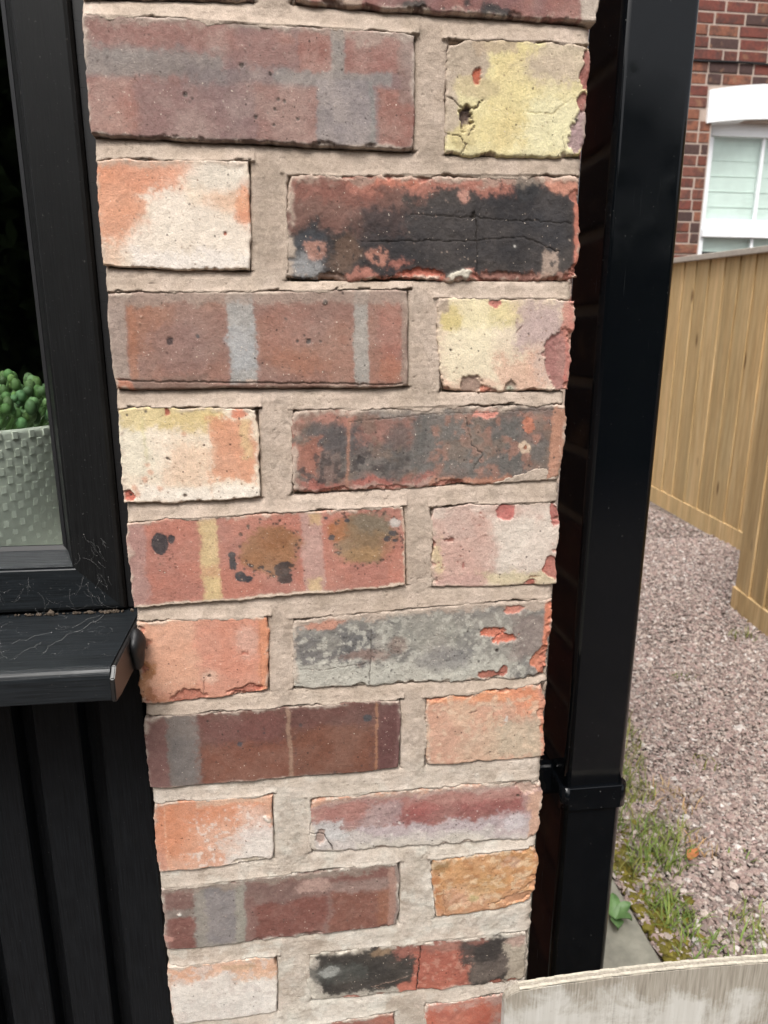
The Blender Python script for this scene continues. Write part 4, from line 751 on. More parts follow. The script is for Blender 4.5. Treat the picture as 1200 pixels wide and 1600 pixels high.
t4 = ss(.58, .68, fbm(GX, GZ, 9, 432, 4))[..., None]; MC = MC * (1 - .35 * t4) + alb((164, 150, 136)) * .35 * t4
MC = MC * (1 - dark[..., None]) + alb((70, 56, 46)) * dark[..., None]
ny, nx = HM.shape
jx = 1.3 * (fbm(GZ, GX * 0, 7, 420, 4) - 0.5) * (np.exp(-(GX - 1) / 5) + 2.2 * np.exp(-(333 - GX) / 5))
V = np.stack([GX + jx * 1.6, -HM, GZ], -1).reshape(-1, 3) / 1000.0
idx = np.arange(ny * nx).reshape(ny, nx)
kq = keep[:-1, :-1] | keep[1:, :-1] | keep[1:, 1:] | keep[:-1, 1:]
F = np.stack([idx[:-1, :-1], idx[:-1, 1:], idx[1:, 1:], idx[1:, :-1]], -1)[kq]
MCf = MC.reshape(-1, 3)
# returns of the joints on both free sides
ex = []; exc = []; off = ny * nx; Fs = [F.reshape(-1, 4)]
for side, k in ((0, 1), (nx - 1, -1)):
    e = idx[:, side]; p = V[e].copy(); p[:, 1] = 0.21; p[:, 0] -= k * 0.0
    ni = off + np.arange(ny); off += ny
    q = np.stack([e[:-1], e[1:], ni[1:], ni[:-1]], -1)
    Fs.append(q if k > 0 else q[:, ::-1]); ex.append(p); exc.append(MCf[e])
V = np.concatenate([V] + ex); C = np.concatenate([MCf] + exc); F = np.concatenate(Fs)
used = np.zeros(len(V), bool); used[F.ravel()] = True; remap = np.cumsum(used) - 1
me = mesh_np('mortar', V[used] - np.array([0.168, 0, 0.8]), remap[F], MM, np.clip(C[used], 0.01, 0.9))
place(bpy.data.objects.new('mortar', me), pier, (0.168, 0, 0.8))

# plain courses above, below and along the return, out of the picture's sight
bm = bmesh.new(); box(bm, 0.006, 0.329, 0.012, 0.21, 0.0, 0.40); box(bm, 0.006, 0.329, 0.012, 0.21, 1.29, 2.3); box(bm, 0.1, 0.329, 0.2105, 2.4, 0.0, 2.3)
core = bpy.data.objects.new('mortar', bm_mesh('mortar_core', bm, M_HM)); link(core, pier); core.location = (-0.168, 0, 0)
def brick_unit(lx, ly, lz):
    bm = bmesh.new(); box(bm, -lx / 2, lx / 2, -ly / 2, ly / 2, -lz / 2, lz / 2, 0.003, 1); return bm_mesh('brick_unit', bm, M_HB)
u_s = brick_unit(0.212, 0.1, 0.068); u_h = brick_unit(0.1, 0.1, 0.068); u_r = brick_unit(0.1, 0.212, 0.068)
z0 = 0.318
for k in list(range(-3, 1)) + list(range(13, 22)):
    z = z0 + k * 0.081
    if 0.40 < z < 1.33: continue
    if z > 2.25: continue
    a = (k % 2 == 0)
    for me_, x in ((u_h, .05), (u_s, .227)) if a else ((u_s, .106), (u_h, .284)):
        place(bpy.data.objects.new('brick', me_), pier, (x, 0.048, z))
for k in range(-3, 22):
    z = z0 + k * 0.081
    if z > 2.25: continue
    y = 0.33 if k % 2 else 0.22
    while y < 2.3:
        place(bpy.data.objects.new('brick', u_r), pier, (0.287, y + 0.0, z)); y += 0.224

# ================================================================== WINDOW
win = empty('window', (-0.25, 0.03, 0.835))
tag(win, 'black woodgrain window with sill left of the brick pier', 'window')
FY = 0.030
ZB, ZT = 0.840, 2.05      # outer frame bottom / top
XR = -0.0145
def fpart(name, bm, mat, parent=win, smooth=False):
    o = bpy.data.objects.new(name, bm_mesh(name, bm, mat, smooth)); return place(o, parent, (0, 0, 0))
# mitred jamb and bottom rail: outer frame face with a shallow step, then a sloped glazing bead
w1 = 0.036; w2 = 0.0462   # face width, to bead toe (glass line)
def mitre(name, jamb, pts, mat):
    """pts: (distance from the outer edge, y) profile; jamb vertical or bottom rail"""
    bm = bmesh.new(); rows = []
    for d, y in pts:
        if jamb: a, b_ = (XR - d, y, ZB + d), (XR - d, y, ZT)
        else: a, b_ = (-0.75, y, ZB + d), (XR - d, y, ZB + d)
        rows.append((bm.verts.new(a), bm.verts.new(b_)))
    n = len(rows); fs = []
    for i in range(n):
        j = (i + 1) % n; fs.append(bm.faces.new((rows[i][0], rows[i][1], rows[j][1], rows[j][0])))
    fs.append(bm.faces.new([r_[0] for r_ in rows])); fs.append(bm.faces.new([r_[1] for r_ in rows][::-1]))
    bmesh.ops.recalc_face_normals(bm, faces=fs)
    return fpart(name, bm, mat)
prof_f = [(0.0, FY + 0.004), (0.0015, FY + 0.0012), (0.004, FY), (w1 - 0.0008, FY), (w1, FY + 0.0006), (w1, FY + 0.06), (0.0, FY + 0.06)]
prof_b = [(w1 + 0.0002, FY + 0.0015), (w1 + 0.0016, FY + 0.0011), (w1 + 0.0095, FY + 0.0175), (w1 + 0.0105, FY + 0.019), (w1 + 0.0105, FY + 0.03), (w1 + 0.0002, FY + 0.03)]
mitre('frame', True, prof_f, M_FRAME_V); mitre('frame', False, prof_f, M_FRAME_H)
mitre('glazing_bead', True, prof_b, M_FRAME_V); mitre('glazing_bead', False, prof_b, M_FRAME_H)
gy = FY + 0.022
prof_s = [(w1 + 0.0106, gy - 0.0035), (w1 + 0.0140, gy - 0.0015), (w1 + 0.0140, gy + 0.001), (w1 + 0.0106, gy + 0.001)]
mitre('gasket', True, prof_s, M_SEAL); mitre('gasket', False, prof_s, M_SEAL)
bm = bmesh.new(); box(bm, -0.72, XR - w1 - 0.004, gy, gy + 0.004, ZB + w1 + 0.004, ZT - 0.02); fpart('pane', bm, M_GLASS)
# sealant strip between frame and brick
bm = bmesh.new()
for k in range(60):
    z = ZB + k * 0.02; r_ = 0.0012 * math.sin(k * 1.7) + 0.0008 * math.sin(k * 3.1)
    box(bm, XR + 0.0005, 0.004 + r_, FY + 0.006, FY + 0.03, z, z + 0.0199)
fpart('sealant', bm, M_SEAL)
bm = bmesh.new(); box(bm, -0.75, 0.03, FY + 0.062, FY + 0.07, ZT, ZT + 0.5); fpart('head', bm, M_FRAME_H)
# sill: sloping top, rounded nose, drip face; end cap
YF = -0.0635; zt = 0.8388
nose = [(FY + 0.05, zt - 0.0005), (FY + 0.004, zt - 0.0008)]
nose += [(YF + 0.007, zt - 0.0052)]
for k in range(1, 6):
    a = R(18 * k); nose.append((YF + 0.007 - 0.007 * math.sin(a), zt - 0.0052 - 0.007 + 0.007 * math.cos(a)))
nose += [(YF, zt - 0.0285), (YF + 0.0012, zt - 0.0295), (YF + 0.004, zt - 0.0295), (YF + 0.005, zt - 0.014), (FY + 0.05, zt - 0.010)]
bm = bmesh.new(); prism(bm, nose, 'x', -0.75, -0.0045)
cill = fpart('sill', bm, M_FRAME_H)
M_CAP = mat_plain('sill_cap_plastic', (0.014, 0.013, 0.013), 0.4, 0.5, 0.2, 90)
bm = bmesh.new(); cap = [(FY + 0.0, zt - 0.002), (YF + 0.006, zt - 0.0058), (YF - 0.0006, zt - 0.0125), (YF - 0.0006, zt - 0.0300), (YF + 0.012, zt - 0.0315), (FY + 0.0, zt - 0.0315)]
prism(bm, cap, 'x', -0.0044, -0.0012); bmesh.ops.bevel(bm, geom=list(bm.edges), offset=0.0007, segments=2, affect='EDGES')
o = bpy.data.objects.new('end_cap', bm_mesh('end_cap', bm, M_CAP)); link(o, cill); o.location = (0, 0, 0)
# blob of black sealant where the sill meets the brick
bm = bmesh.new(); bmesh.ops.create_icosphere(bm, subdivisions=3, radius=1.0)
for v in bm.verts:
    n = math.sin(v.co.x * 3.1 + 1) * 0.14 + math.sin(v.co.z * 4.3) * 0.12 + math.sin(v.co.y * 5 + 2) * .1
    v.co *= 1 + n; v.co = Vector((0.0005 + v.co.x * 0.0075, -0.008 + v.co.y * 0.011, 0.824 + v.co.z * 0.014))
fpart('sealant', bm, M_SEAL, smooth=True)
bm = bmesh.new(); rgd = np.random.RandomState(8)
for k in range(90):
    x = rgd.choice([-.027, -.05, -.085]) + rgd.normal(0, .009); s_ = abs(rgd.normal(0, .0007)) + .0003
    if x > -.008: continue
    r_ = bmesh.ops.create_icosphere(bm, subdivisions=1, radius=s_)
    for v in r_['verts']: v.co *= 1 + .5 * rgd.normal() * .5; v.co += Vector((x, FY - 0.0005 - abs(rgd.normal(0, .0006)), zt + s_ * .3))
M_GRIT = mat_plain('dirt', tuple(alb((92, 82, 72))), 0.95, 0.1, 0.3, 300)
fpart('dirt', bm, M_GRIT)

# room behind the glass
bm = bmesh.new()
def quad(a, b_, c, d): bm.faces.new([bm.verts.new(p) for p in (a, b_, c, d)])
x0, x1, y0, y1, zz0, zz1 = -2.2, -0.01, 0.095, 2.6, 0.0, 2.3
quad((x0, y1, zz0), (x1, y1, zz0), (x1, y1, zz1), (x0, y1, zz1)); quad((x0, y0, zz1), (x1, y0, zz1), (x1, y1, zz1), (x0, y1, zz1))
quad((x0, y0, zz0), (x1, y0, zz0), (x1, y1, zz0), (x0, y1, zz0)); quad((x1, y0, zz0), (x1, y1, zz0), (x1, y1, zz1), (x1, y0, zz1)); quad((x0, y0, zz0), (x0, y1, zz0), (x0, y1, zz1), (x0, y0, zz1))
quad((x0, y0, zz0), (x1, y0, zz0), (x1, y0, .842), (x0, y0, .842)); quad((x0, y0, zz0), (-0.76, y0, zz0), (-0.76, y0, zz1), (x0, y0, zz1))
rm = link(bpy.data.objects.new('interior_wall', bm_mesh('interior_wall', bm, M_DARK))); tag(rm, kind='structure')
bm = bmesh.new(); box(bm, -0.75, -0.012, 0.097, 0.36, 0.82, 0.846, 0.003)
ws = link(bpy.data.objects.new('window_board', bm_mesh('window_board', bm, mat_plain('pale_board', (0.7, 0.7, 0.68), 0.5)))); tag(ws, kind='structure')

# woven planter with bead-leaf plant on the window board
PC = Vector((-0.214, 0.206, 0.846)); pr0, pr1, ph = 0.118, 0.130, 0.130
M_POT = mat_plain('woven_pot', tuple(alb((228, 228, 214))), 0.6, 0.4, 0.10, 60, 0.0008)
pot = empty('planter', PC); tag(pot, 'pale grey woven planter seen through the window glass', 'planter')
bm = bmesh.new(); n = 64; prof = [(pr0, 0), (pr0 + 0.001, 0.002), (pr1 - 0.001, ph - 0.004), (pr1 - 0.0015, ph), (pr1 - 0.005, ph), (pr1 - 0.006, ph - 0.02), (0.001, ph - 0.022)]
rings = [[bm.verts.new((r_ * math.cos(2 * math.pi * i / n), r_ * math.sin(2 * math.pi * i / n), z)) for i in range(n)] for r_, z in prof]
for a, b_ in zip(rings[:-1], rings[1:]):
    for i in range(n): bm.faces.new((a[i], a[(i + 1) % n], b_[(i + 1) % n], b_[i]))
bm.faces.new(rings[0][::-1])
place(bpy.data.objects.new('body', bm_mesh('body', bm, M_POT, True)), pot, PC)
bm = bmesh.new()
nr = 16; nc = 112
for j in range(nr):
    z = 0.004 + j * 0.0079
    for i in range(nc):
        if (i + j) % 2: continue
        a = 2 * math.pi * (i + 0.05 * math.sin(i * 7.7 + j)) / nc; rr = pr0 + (pr1 - pr0) * z / ph
        c, s_ = math.cos(a), math.sin(a)
        if s_ > 0.5: continue
        r_ = bmesh.ops.create_cube(bm, size=1.0)
        for v in r_['verts']:
            tpr = 0.84 if v.co.y > 0 else 1.0
            lx, ly, lz = v.co.x * 0.0048 * tpr, v.co.y * 0.0015, v.co.z * 0.0074 * tpr
            v.co = Vector((c * (rr + ly) - s_ * lx, s_ * (rr + ly) + c * lx, z + 0.003 + lz + 0.0002 * math.sin(i * 3 + j)))
o = place(bpy.data.objects.new('weave', bm_mesh('weave', bm, M_POT)), pot, PC); o['kind'] = 'stuff'
M_LEAF = mat_vcol('bead_leaf', 0.65, 80, 0.15, 0.4)
plant = empty('bead_plant', PC + Vector((0, 0, ph - 0.02))); tag(plant, 'green plant with round bead leaves in the woven planter', 'plant')
rg = np.random.RandomState(3)
bmS = bmesh.new(); bmesh.ops.create_icosphere(bmS, subdivisions=2, radius=1.0); bmS.verts.ensure_lookup_table()
sv = np.array([v.co for v in bmS.verts]); sf = np.array([[v.index for v in f.verts] for f in bmS.faces]); bmS.free()
VV, FF, CC = [], [], []; stem_v = []
bms = bmesh.new()
def tube(bm, pts, r0, r1, k=5):
    pts = [Vector(p) for p in pts]; prev = None
    for i, p in enumerate(pts):
        d = (pts[min(i + 1, len(pts) - 1)] - pts[max(i - 1, 0)]).normalized()
        a = d.orthogonal().normalized(); b_ = d.cross(a); r_ = r0 + (r1 - r0) * i / (len(pts) - 1)
        ring = [bm.verts.new(p + a * r_ * math.cos(2 * math.pi * j / k) + b_ * r_ * math.sin(2 * math.pi * j / k)) for j in range(k)]
        if prev:
            for j in range(k): bm.faces.new((prev[j], prev[(j + 1) % k], ring[(j + 1) % k], ring[j]))
        prev = ring
off = 0
for i in range(640):
    t = rg.uniform(0, 2 * math.pi); q = math.sqrt(rg.uniform(0, 1)) * 0.122
    hgt = 0.018 + (0.052 - 1.9 * q * q) * rg.uniform(0.15, 1.0)
    p = np.array([q * math.cos(t), q * math.sin(t), hgt]); r_ = rg.uniform(0.0032, 0.0052)
    VV.append(sv * np.array([r_, r_, r_ * rg.uniform(1.0, 1.6)]) + p); FF.append(sf + off); off += len(sv)
    cc = alb((124, 158, 96)) * rg.uniform(.4, 1.1) * np.array([rg.uniform(.8, 1.1), 1, rg.uniform(.8, 1.3)]); CC.append(np.tile(cc, (len(sv), 1)))
    if i % 3 == 0: tube(bms, [(p[0] * .7, p[1] * .7, 0.0), (p[0] * .9, p[1] * .9, hgt * .6), tuple(p)], .0012, .0009, 4)
me = mesh_np('foliage', np.concatenate(VV), np.concatenate(FF), M_LEAF, np.concatenate(CC)); place(bpy.data.objects.new('foliage', me), plant, plant.location)
place(bpy.data.objects.new('stems', bm_mesh('stems', bms, mat_plain('stem_green', tuple(alb((96, 130, 70))), .6))), plant, plant.location)

# ================================================================== CLADDING under the sill
clad = empty('cladding_panel', (-0.3, 0.02, 0.3)); tag(clad, 'black vertical slatted cladding under the window sill', 'cladding')
CY = 0.02
def slat(xa, xb):
    bm = bmesh.new()
    pr = [(xa, CY + 0.022), (xa + 0.0006, CY + 0.0012), (xa + 0.0018, CY), (xb - 0.0018, CY), (xb - 0.0006, CY + 0.0012), (xb, CY + 0.022)]
    prism(bm, pr, 'z', 0.05, 0.8085)
    return fpart('slat', bm, M_CLAD, clad)
slat(-0.0418, -0.0045)
x = -0.0575
for k in range(11):
    slat(x - 0.0362, x); x -= 0.0512
bm = bmesh.new(); box(bm, -0.75, 0.004, CY + 0.019, CY + 0.035, 0.02, 0.8095); fpart('backing', bm, M_CLAD, clad)

# cobwebs: silk strands on the frame corner and across the sill
def web(name, label, strands):
    bm = bmesh.new(); rw = np.random.RandomState(31)
    for pts, r_ in strands:
        out = []
        for a_, b_ in zip(pts[:-1], pts[1:]):
            a_ = np.array(a_); b_ = np.array(b_); L_ = np.linalg.norm(b_ - a_)
            for t_ in (0, .33, .66):
                j_ = rw.normal(0, .07 * L_, 3); j_[1] = -abs(j_[1]) * .4; out.append(tuple(a_ + (b_ - a_) * t_ + j_))
        out.append(tuple(pts[-1])); tube(bm, out, r_ * .75, r_ * 0.5, 3)
        for _ in range(2):       # lint caught on the silk
            p_ = out[rw.randint(len(out))]; q_ = bmesh.ops.create_icosphere(bm, subdivisions=1, radius=abs(rw.normal(0, .00012)) + .00008)
            for v in q_['verts']: v.co += Vector(p_)
    o = link(bpy.data.objects.new(name, bm_mesh(name, bm, M_WEB))); tag(o, label, 'cobweb'); return o
rg = np.random.RandomState(12); st = []
for k in range(22):     # frame corner
    x = -0.050 + rg.rand() * 0.024; z = ZB + 0.004 + rg.rand() * 0.062
    if x < XR - 0.045 and z < ZB + .03: continue
    L = rg.uniform(.006, .026); a = rg.uniform(-2.0, 0.2); n = 6; p = []
    cv = rg.uniform(-1.2, 1.2)
    for i in range(n):
        t = i / (n - 1); aa = a + cv * t
        p.append((x + L * t * math.cos(aa), FY - 0.0008 - 0.0015 * math.sin(t * 3.1) - .0005 * rg.rand(), z + L * t * math.sin(aa)))
    p = [q for q in p if q[0] < XR + .002 and q[2] > ZB]
    if len(p) > 2: st.append((p, rg.uniform(.00003, .00007)))
for k in range(26):     # bottom rail
    x = -0.125 + rg.rand() * 0.10; z = ZB + 0.002 + rg.rand() * 0.030; L = rg.uniform(.005, .018); a = rg.uniform(-2.6, -.4); cv = rg.uniform(-.9, .9); p = []
    for i in range(5):
        t = i / 4; aa = a + cv * t; p.append((x + L * t * math.cos(aa), FY - 0.0007 - 0.001 * math.sin(t * 3.1), max(ZB + .0005, z + L * t * math.sin(aa))))
    st.append((p, rg.uniform(.00002, .00006)))
web('cobweb', 'fine cobweb strands over the window frame corner above the sill', st)
st = []
def szt(y): return zt - 0.0008 + (y - FY - .004) * (0.0044 / (FY + 0.004 - YF - 0.007)) if y < FY else zt
def onsill(pts, r_): st.append(([(x, y, szt(y) + 0.0009 + 0.0004 * math.sin(i * 2.1)) for i, (x, y) in enumerate(pts)], r_))
onsill([(-0.030, 0.024), (-0.033, 0.012), (-0.040, 0.002), (-0.047, -0.006), (-0.050, -0.016), (-0.056, -0.026), (-0.057, -0.036)], .00013)
onsill([(-0.033, 0.024), (-0.040, 0.014), (-0.048, 0.004)], .00009)
onsill([(-0.060, -0.004), (-0.075, -0.013), (-0.090, -0.022), (-0.097, -0.030)], .00009)
onsill([(-0.063, -0.018), (-0.066, -0.026), (-0.071, -0.032), (-0.074, -0.04)], .0001)
onsill([(-0.092, -0.026), (-0.086, -0.032), (-0.083, -0.037)], .00011)
for k in range(45):
    x = -0.13 + rg.rand() * 0.115; y = 0.024 - rg.rand() * 0.078; L = rg.uniform(.003, .016); a = rg.uniform(0, 6.28); cv = rg.uniform(-1.4, 1.4); pts = []
    for i in range(5):
        t = i / 4; aa = a + cv * t; pts.append((min(-.008, x + L * t * math.cos(aa)), max(YF + .006, min(.026, y + L * t * math.sin(aa) * .8))))
    onsill(pts, rg.uniform(.00002, .00006))
web('cobweb', 'cobweb strands and lint lying on the black window sill', st)

# ================================================================== DOWNPIPE
pipe = empty('downpipe', (0.431, 0.12, 0.0)); tag(pipe, 'glossy black square downpipe beside the brick pier', 'downpipe')
def rsq(x0, x1, y0, y1, r, k=5):
    p = []
    for cx, cy, a0 in ((x1 - r, y1 - r, 0), (x0 + r, y1 - r, 90), (x0 + r, y0 + r, 180), (x1 - r, y0 + r, 270)):
        for i in range(k + 1): a = R(a0 + 90 * i / k); p.append((cx + r * math.cos(a), cy + r * math.sin(a)))
    return p
def ppart(name, prof, z0, z1, bev=0.0, mat=None):
    bm = bmesh.new(); prism(bm, prof, 'z', z0, z1)
    if bev: bmesh.ops.bevel(bm, geom=[e for e in bm.edges if abs(e.verts[0].co.z - e.verts[1].co.z) < 1e-6], offset=bev, segments=3, affect='EDGES')
    me = bm_mesh(name, bm, mat or M_PIPE)
    for p in me.polygons: p.use_smooth = abs(p.normal.z) < 0.5 and max(abs(p.normal.x), abs(p.normal.y)) < 0.9999
    return place(bpy.data.objects.new(name, me), pipe, (0, 0, 0))
PX0, PX1, PY0, PY1 = 0.3965, 0.4625, 0.090, 0.166
ppart('pipe', rsq(PX0, PX1, PY0, PY1, 0.0065), 0.02, 2.3)
ppart('clip', rsq(PX0 - 0.0032, PX1 + 0.0042, PY0 - 0.0032, PY1 + 0.0032, 0.008), 0.568, 0.596, 0.0014)
bm = bmesh.new(); box(bm, 0.338, 0.397, 0.118, 0.134, 0.566, 0.604, 0.005, 3); fpart('bracket', bm, M_PIPE, pipe)
bm = bmesh.new(); box(bm, 0.3375, 0.343, 0.09, 0.16, 0.545, 0.62, 0.002, 2); fpart('bracket_plate', bm, M_PIPE, pipe)

# ================================================================== WEATHERED BOARD leaning on the pier
bm = bmesh.new(); top = []
bx0, bx1 = 0.293, 0.640
def btop(x): return 0.5055 + 0.0042 - 0.0042 * ((x - 0.42) / 0.125) ** 2 if x < 0.56 else 0.5045 - (x - 0.56) * 0.12
pts = [(bx0, 0.0), (bx0, 0.494), (bx0 + 0.0012, 0.4985), (bx0 + 0.0045, 0.5028)]
for i in range(1, 40): x = bx0 + 0.0045 + (bx1 - bx0 - 0.01) * i / 40; pts.append((x, btop(x) + 0.0004 * math.sin(i * 1.9) * math.sin(i * .7)))
pts += [(bx1, 0.49), (bx1, 0.0)]
prism(bm, pts, 'y', -0.0045, 0.0045)
bmesh.ops.bevel(bm, geom=[e for e in bm.edges if abs(e.verts[0].co.y - e.verts[1].co.y) < 1e-6], offset=0.0007, segments=2, affect='EDGES')
for v in bm.verts: v.co.x -= bx0
bd = link(bpy.data.objects.new('plywood_board', bm_mesh('plywood_board', bm, M_BOARD)))
bd.location = (bx0, -0.050, 0.0); tag(bd, 'weathered plywood board with flaking white paint and curved top edge', 'board')
# visible ply layers along the top edge
bm = bmesh.new()
for yy, dz in ((-0.0027, .0004), (0.0026, .0003)):
    for i in range(1, 39):
        xa = 0.0045 + (bx1 - bx0 - 0.01) * i / 40; xb = 0.0045 + (bx1 - bx0 - 0.01) * (i + 1) / 40
        za, zb = btop(bx0 + xa) - .002, btop(bx0 + xb) - .002
        vs = [bm.verts.new(p) for p in ((xa, yy - .0011, za), (xb, yy - .0011, zb), (xb, yy + .0011, zb), (xa, yy + .0011, za))]
        e = .0027 + dz + .0003 * math.sin(i * 2.7)
        vt = [bm.verts.new((v.co.x, v.co.y, v.co.z + e)) for v in vs]
        bm.faces.new(vt); bm.faces.new((vs[0], vs[1], vt[1], vt[0])); bm.faces.new((vs[2], vs[3], vt[3], vt[2]))
o = link(bpy.data.objects.new('ply_layer', bm_mesh('ply_layer', bm, mat_plain('raw_ply', tuple(alb((204, 196, 180))), .9, .2, .25, 200))), bd)

# ================================================================== NEIGHBOUR'S HOUSE
HY = 4.50
house = empty('brick_house', (3.6, HY, 0.0)); tag(house, "neighbouring red brick house behind the timber fence", 'house')
WX0, WX1, WZ0, WZ1 = 3.075, 4.15, 0.95, 2.60
bm = bmesh.new()
box(bm, 1.6, WX0, HY - .0005, HY + .25, 0, 6.0); box(bm, WX1, 7.0, HY - .0005, HY + .25, 0, 6.0); box(bm, WX0, WX1, HY - .0005, HY + .25, 2.60, 6.0); box(bm, WX0, WX1, HY - .0005, HY + .25, 0, WZ0)
fpart('wall', bm, M_HM, house)
cp = 0.0742; hb_s = brick_unit(0.210, 0.06, 0.0622); hb_h = brick_unit(0.099, 0.06, 0.0622)
rg = np.random.RandomState(21)
zc = 2.957 - 20.5 * cp; k = 0
zc = 2.957 - 22 * cp + 0.5 * cp
LX0, LX1 = 3.030, 4.20
for k in range(50):
    z = zc + k * cp
    if z > 4.15: break
    x = 1.66 + (0.0 if k % 2 else 0.112) + rg.uniform(-.02, .02); seq = 0
    while x < 4.6:
        hd = (k % 4 == 1 and True) if False else (rg.rand() < .22)
        L = 0.100 if hd else 0.212; xm = x + L / 2
        blocked = (xm + L / 2 > WX0 - .004 and xm - L / 2 < WX1 and WZ0 < z < 2.60) or (xm + L / 2 > LX0 - .002 and xm - L / 2 < LX1 and 2.55 < z + .03 and z < 2.84)
        if blocked:
            lim = LX0 if z > 2.55 else WX0
            if x < lim - .05 and lim - .010 - x > .045:   # closer cut at the opening
                L2 = min(L, lim - .010 - x); o = bpy.data.objects.new('brick', hb_h); o.scale = (L2 / .100, 1, 1)
                place(o, house, (x + L2 / 2, HY + .024 + rg.uniform(-.002, .002), z))
        else:
            o = bpy.data.objects.new('brick', hb_h if hd else hb_s); place(o, house, (xm, HY + .024 + rg.uniform(-.003, .003), z + rg.uniform(-.002, .002)))
        x += L + 0.012
# black cable clipped along a joint
bm = bmesh.new(); tube(bm, [(2.3 + i * .16, HY - .012 + .002 * math.sin(i), 2.957 + .004 * math.sin(i * 1.3) - .0008 * i) for i in range(18)], .007, .007, 6)
fpart('cable', bm, M_SEAL, house, True)
# cambered white lintel
bm = bmesh.new(); n = 24; pl = []
def cam_(x, h, z): t = (x - (LX0 + LX1) / 2) / ((LX1 - LX0) / 2); return z + h * (1 - t * t)
pl = [(LX0 + (LX1 - LX0) * i / n, cam_(LX0 + (LX1 - LX0) * i / n, .045, 2.566)) for i in range(n + 1)] + [(LX0 - .004 + (LX1 - LX0 + .008) * (n - i) / n, cam_(LX0 + (LX1 - LX0) * (n - i) / n, .058, 2.775)) for i in range(n + 1)]
prism(bm, pl, 'y', HY - .018, HY + .2); fpart('lintel', bm, M_WHITE, house)
wobj = bpy.data.objects.new('window', None); place(wobj, house, (WX0, HY, WZ0))
def wpart(name, boxes, mat, bev=.004):
    bm = bmesh.new()
    for bb in boxes: box(bm, *bb, bev)
    return fpart(name, bm, mat, wobj)
yf = HY + .075
wpart('frame', [(WX0, WX0 + .055, yf, yf + .07, WZ0, 2.62), (WX1 - .055, WX1, yf, yf + .07, WZ0, 2.62), (WX0 + .055, WX1 - .055, yf, yf + .07, 2.515, 2.62), (WX0 + .055, WX1 - .055, yf, yf + .07, WZ0, 1.02)], M_UPVC)
wpart('sash', [(WX0 + .055, WX1 - .055, yf + .008, yf + .05, 1.885, 1.955), (WX0 + .055, WX1 - .055, yf - .01, yf + .03, 1.83, 1.88), (WX0 + .055, WX0 + .085, yf + .012, yf + .05, 1.03, 2.51), (WX1 - .085, WX1 - .055, yf + .012, yf + .05, 1.03, 2.51)], M_UPVC)
wpart('glazing_bar', [(3.545, 3.568, yf + .016, yf + .045, 1.955, 2.515), (3.545, 3.568, yf + .016, yf + .045, 1.02, 1.83)], M_UPVC, .002)
wpart('pane', [(WX0 + .086, 3.5445, yf + .03, yf + .034, 1.956, 2.514)], M_GLASS, 0); wpart('pane', [(3.5685, WX1 - .086, yf + .03, yf + .034, 1.956, 2.514)], M_GLASS, 0)
wpart('pane', [(WX0 + .086, 3.5445, yf + .022, yf + .026, 1.021, 1.829)], M_GLASS, 0); wpart('pane', [(3.5685, WX1 - .086, yf + .022, yf + .026, 1.021, 1.829)], M_GLASS, 0)
wpart('blind', [(WX0 + .03, WX1 - .03, yf + .060, yf + .065, 1.735, 2.6)] + [(WX0 + .03, WX1 - .03, yf + .056, yf + .0595, 1.735 + .105 * i, 1.739 + .105 * i) for i in range(8)], M_BLIND, 0)
wpart('sill', [(WX0 - .04, WX1 + .04, HY - .05, HY + .10, WZ0 - .08, WZ0 - .001)], M_WHITE)
bm = bmesh.new(); box(bm, WX0, WX1, yf + .3, yf + .31, .9, 2.7); fpart('room_back', bm, M_DARK, house)

# ================================================================== FENCES
def fence(name, label, A, B, height, hB, bw, cap=True, kick=0.10, seed=1):
    A = Vector(A); B = Vector(B); d = (B - A); L = d.length; d.normalize(); ang = math.atan2(d.y, d.x)
    root = empty(name, A); tag(root, label, 'fence')
    root.rotation_euler = (0, 0, ang)
    rg = np.random.RandomState(seed); t = 0.0; i = 0
    while t < L:
        wv = bw * rg.uniform(.94, 1.06); lap = 0.022
        bm = bmesh.new()      # feather-edged board: thick edge laps over the thin one
        pr = [(0, 0.003), (wv + lap, -0.006), (wv + lap + .001, -0.007), (wv + lap, -0.014), (0, -0.004)]
        pr = [(p[0], p[1]) for p in pr]
        prism(bm, pr, 'z', kick, height + (hB - height) * t / L)
        bmesh.ops.bevel(bm, geom=list(bm.edges), offset=.0015, segments=1, affect='EDGES')
        o = bpy.data.objects.new('board', bm_mesh('board', bm, M_FENCE)); link(o, root); o.location = (t, 0, 0); o.rotation_euler = (0, 0, rg.uniform(-.004, .004))
        t += wv
    def bar(nm, x0, x1, y0, y1, z0_, z1_, mat, bev=.003):
        bm = bmesh.new(); box(bm, x0, x1, y0, y1, z0_, z1_, bev); o = bpy.data.objects.new(nm, bm_mesh(nm, bm, mat)); link(o, root); return o
    if cap:
        o = bar('cap_rail', -.01, L + .02, -.045, .03, 0, .03, M_RAIL); o.location = (0, 0, height); o.rotation_euler = (0, -math.atan2(hB - height, L), 0)
    bar('gravel_board', 0, L, -.016, .006, -.02, kick + .002, M_FENCE)
    for zz in (.35, min(height, hB) - .35): bar('rail', 0, L, .004, .05, zz, zz + .07, M_FENCE)
    for k in range(int(L / 1.8) + 1): bar('post', min(k * 1.8, L - .08), min(k * 1.8, L - .08) + .075, .006, .08, -.05, min(height, hB) - .01, M_FENCE)
    return root
fence('timber_fence', 'far run of golden timber fence with pale capping rail below the house window', (2.605, 4.40, 0), (2.345, 2.03, 0), 1.59, 1.44, 0.168, seed=4)
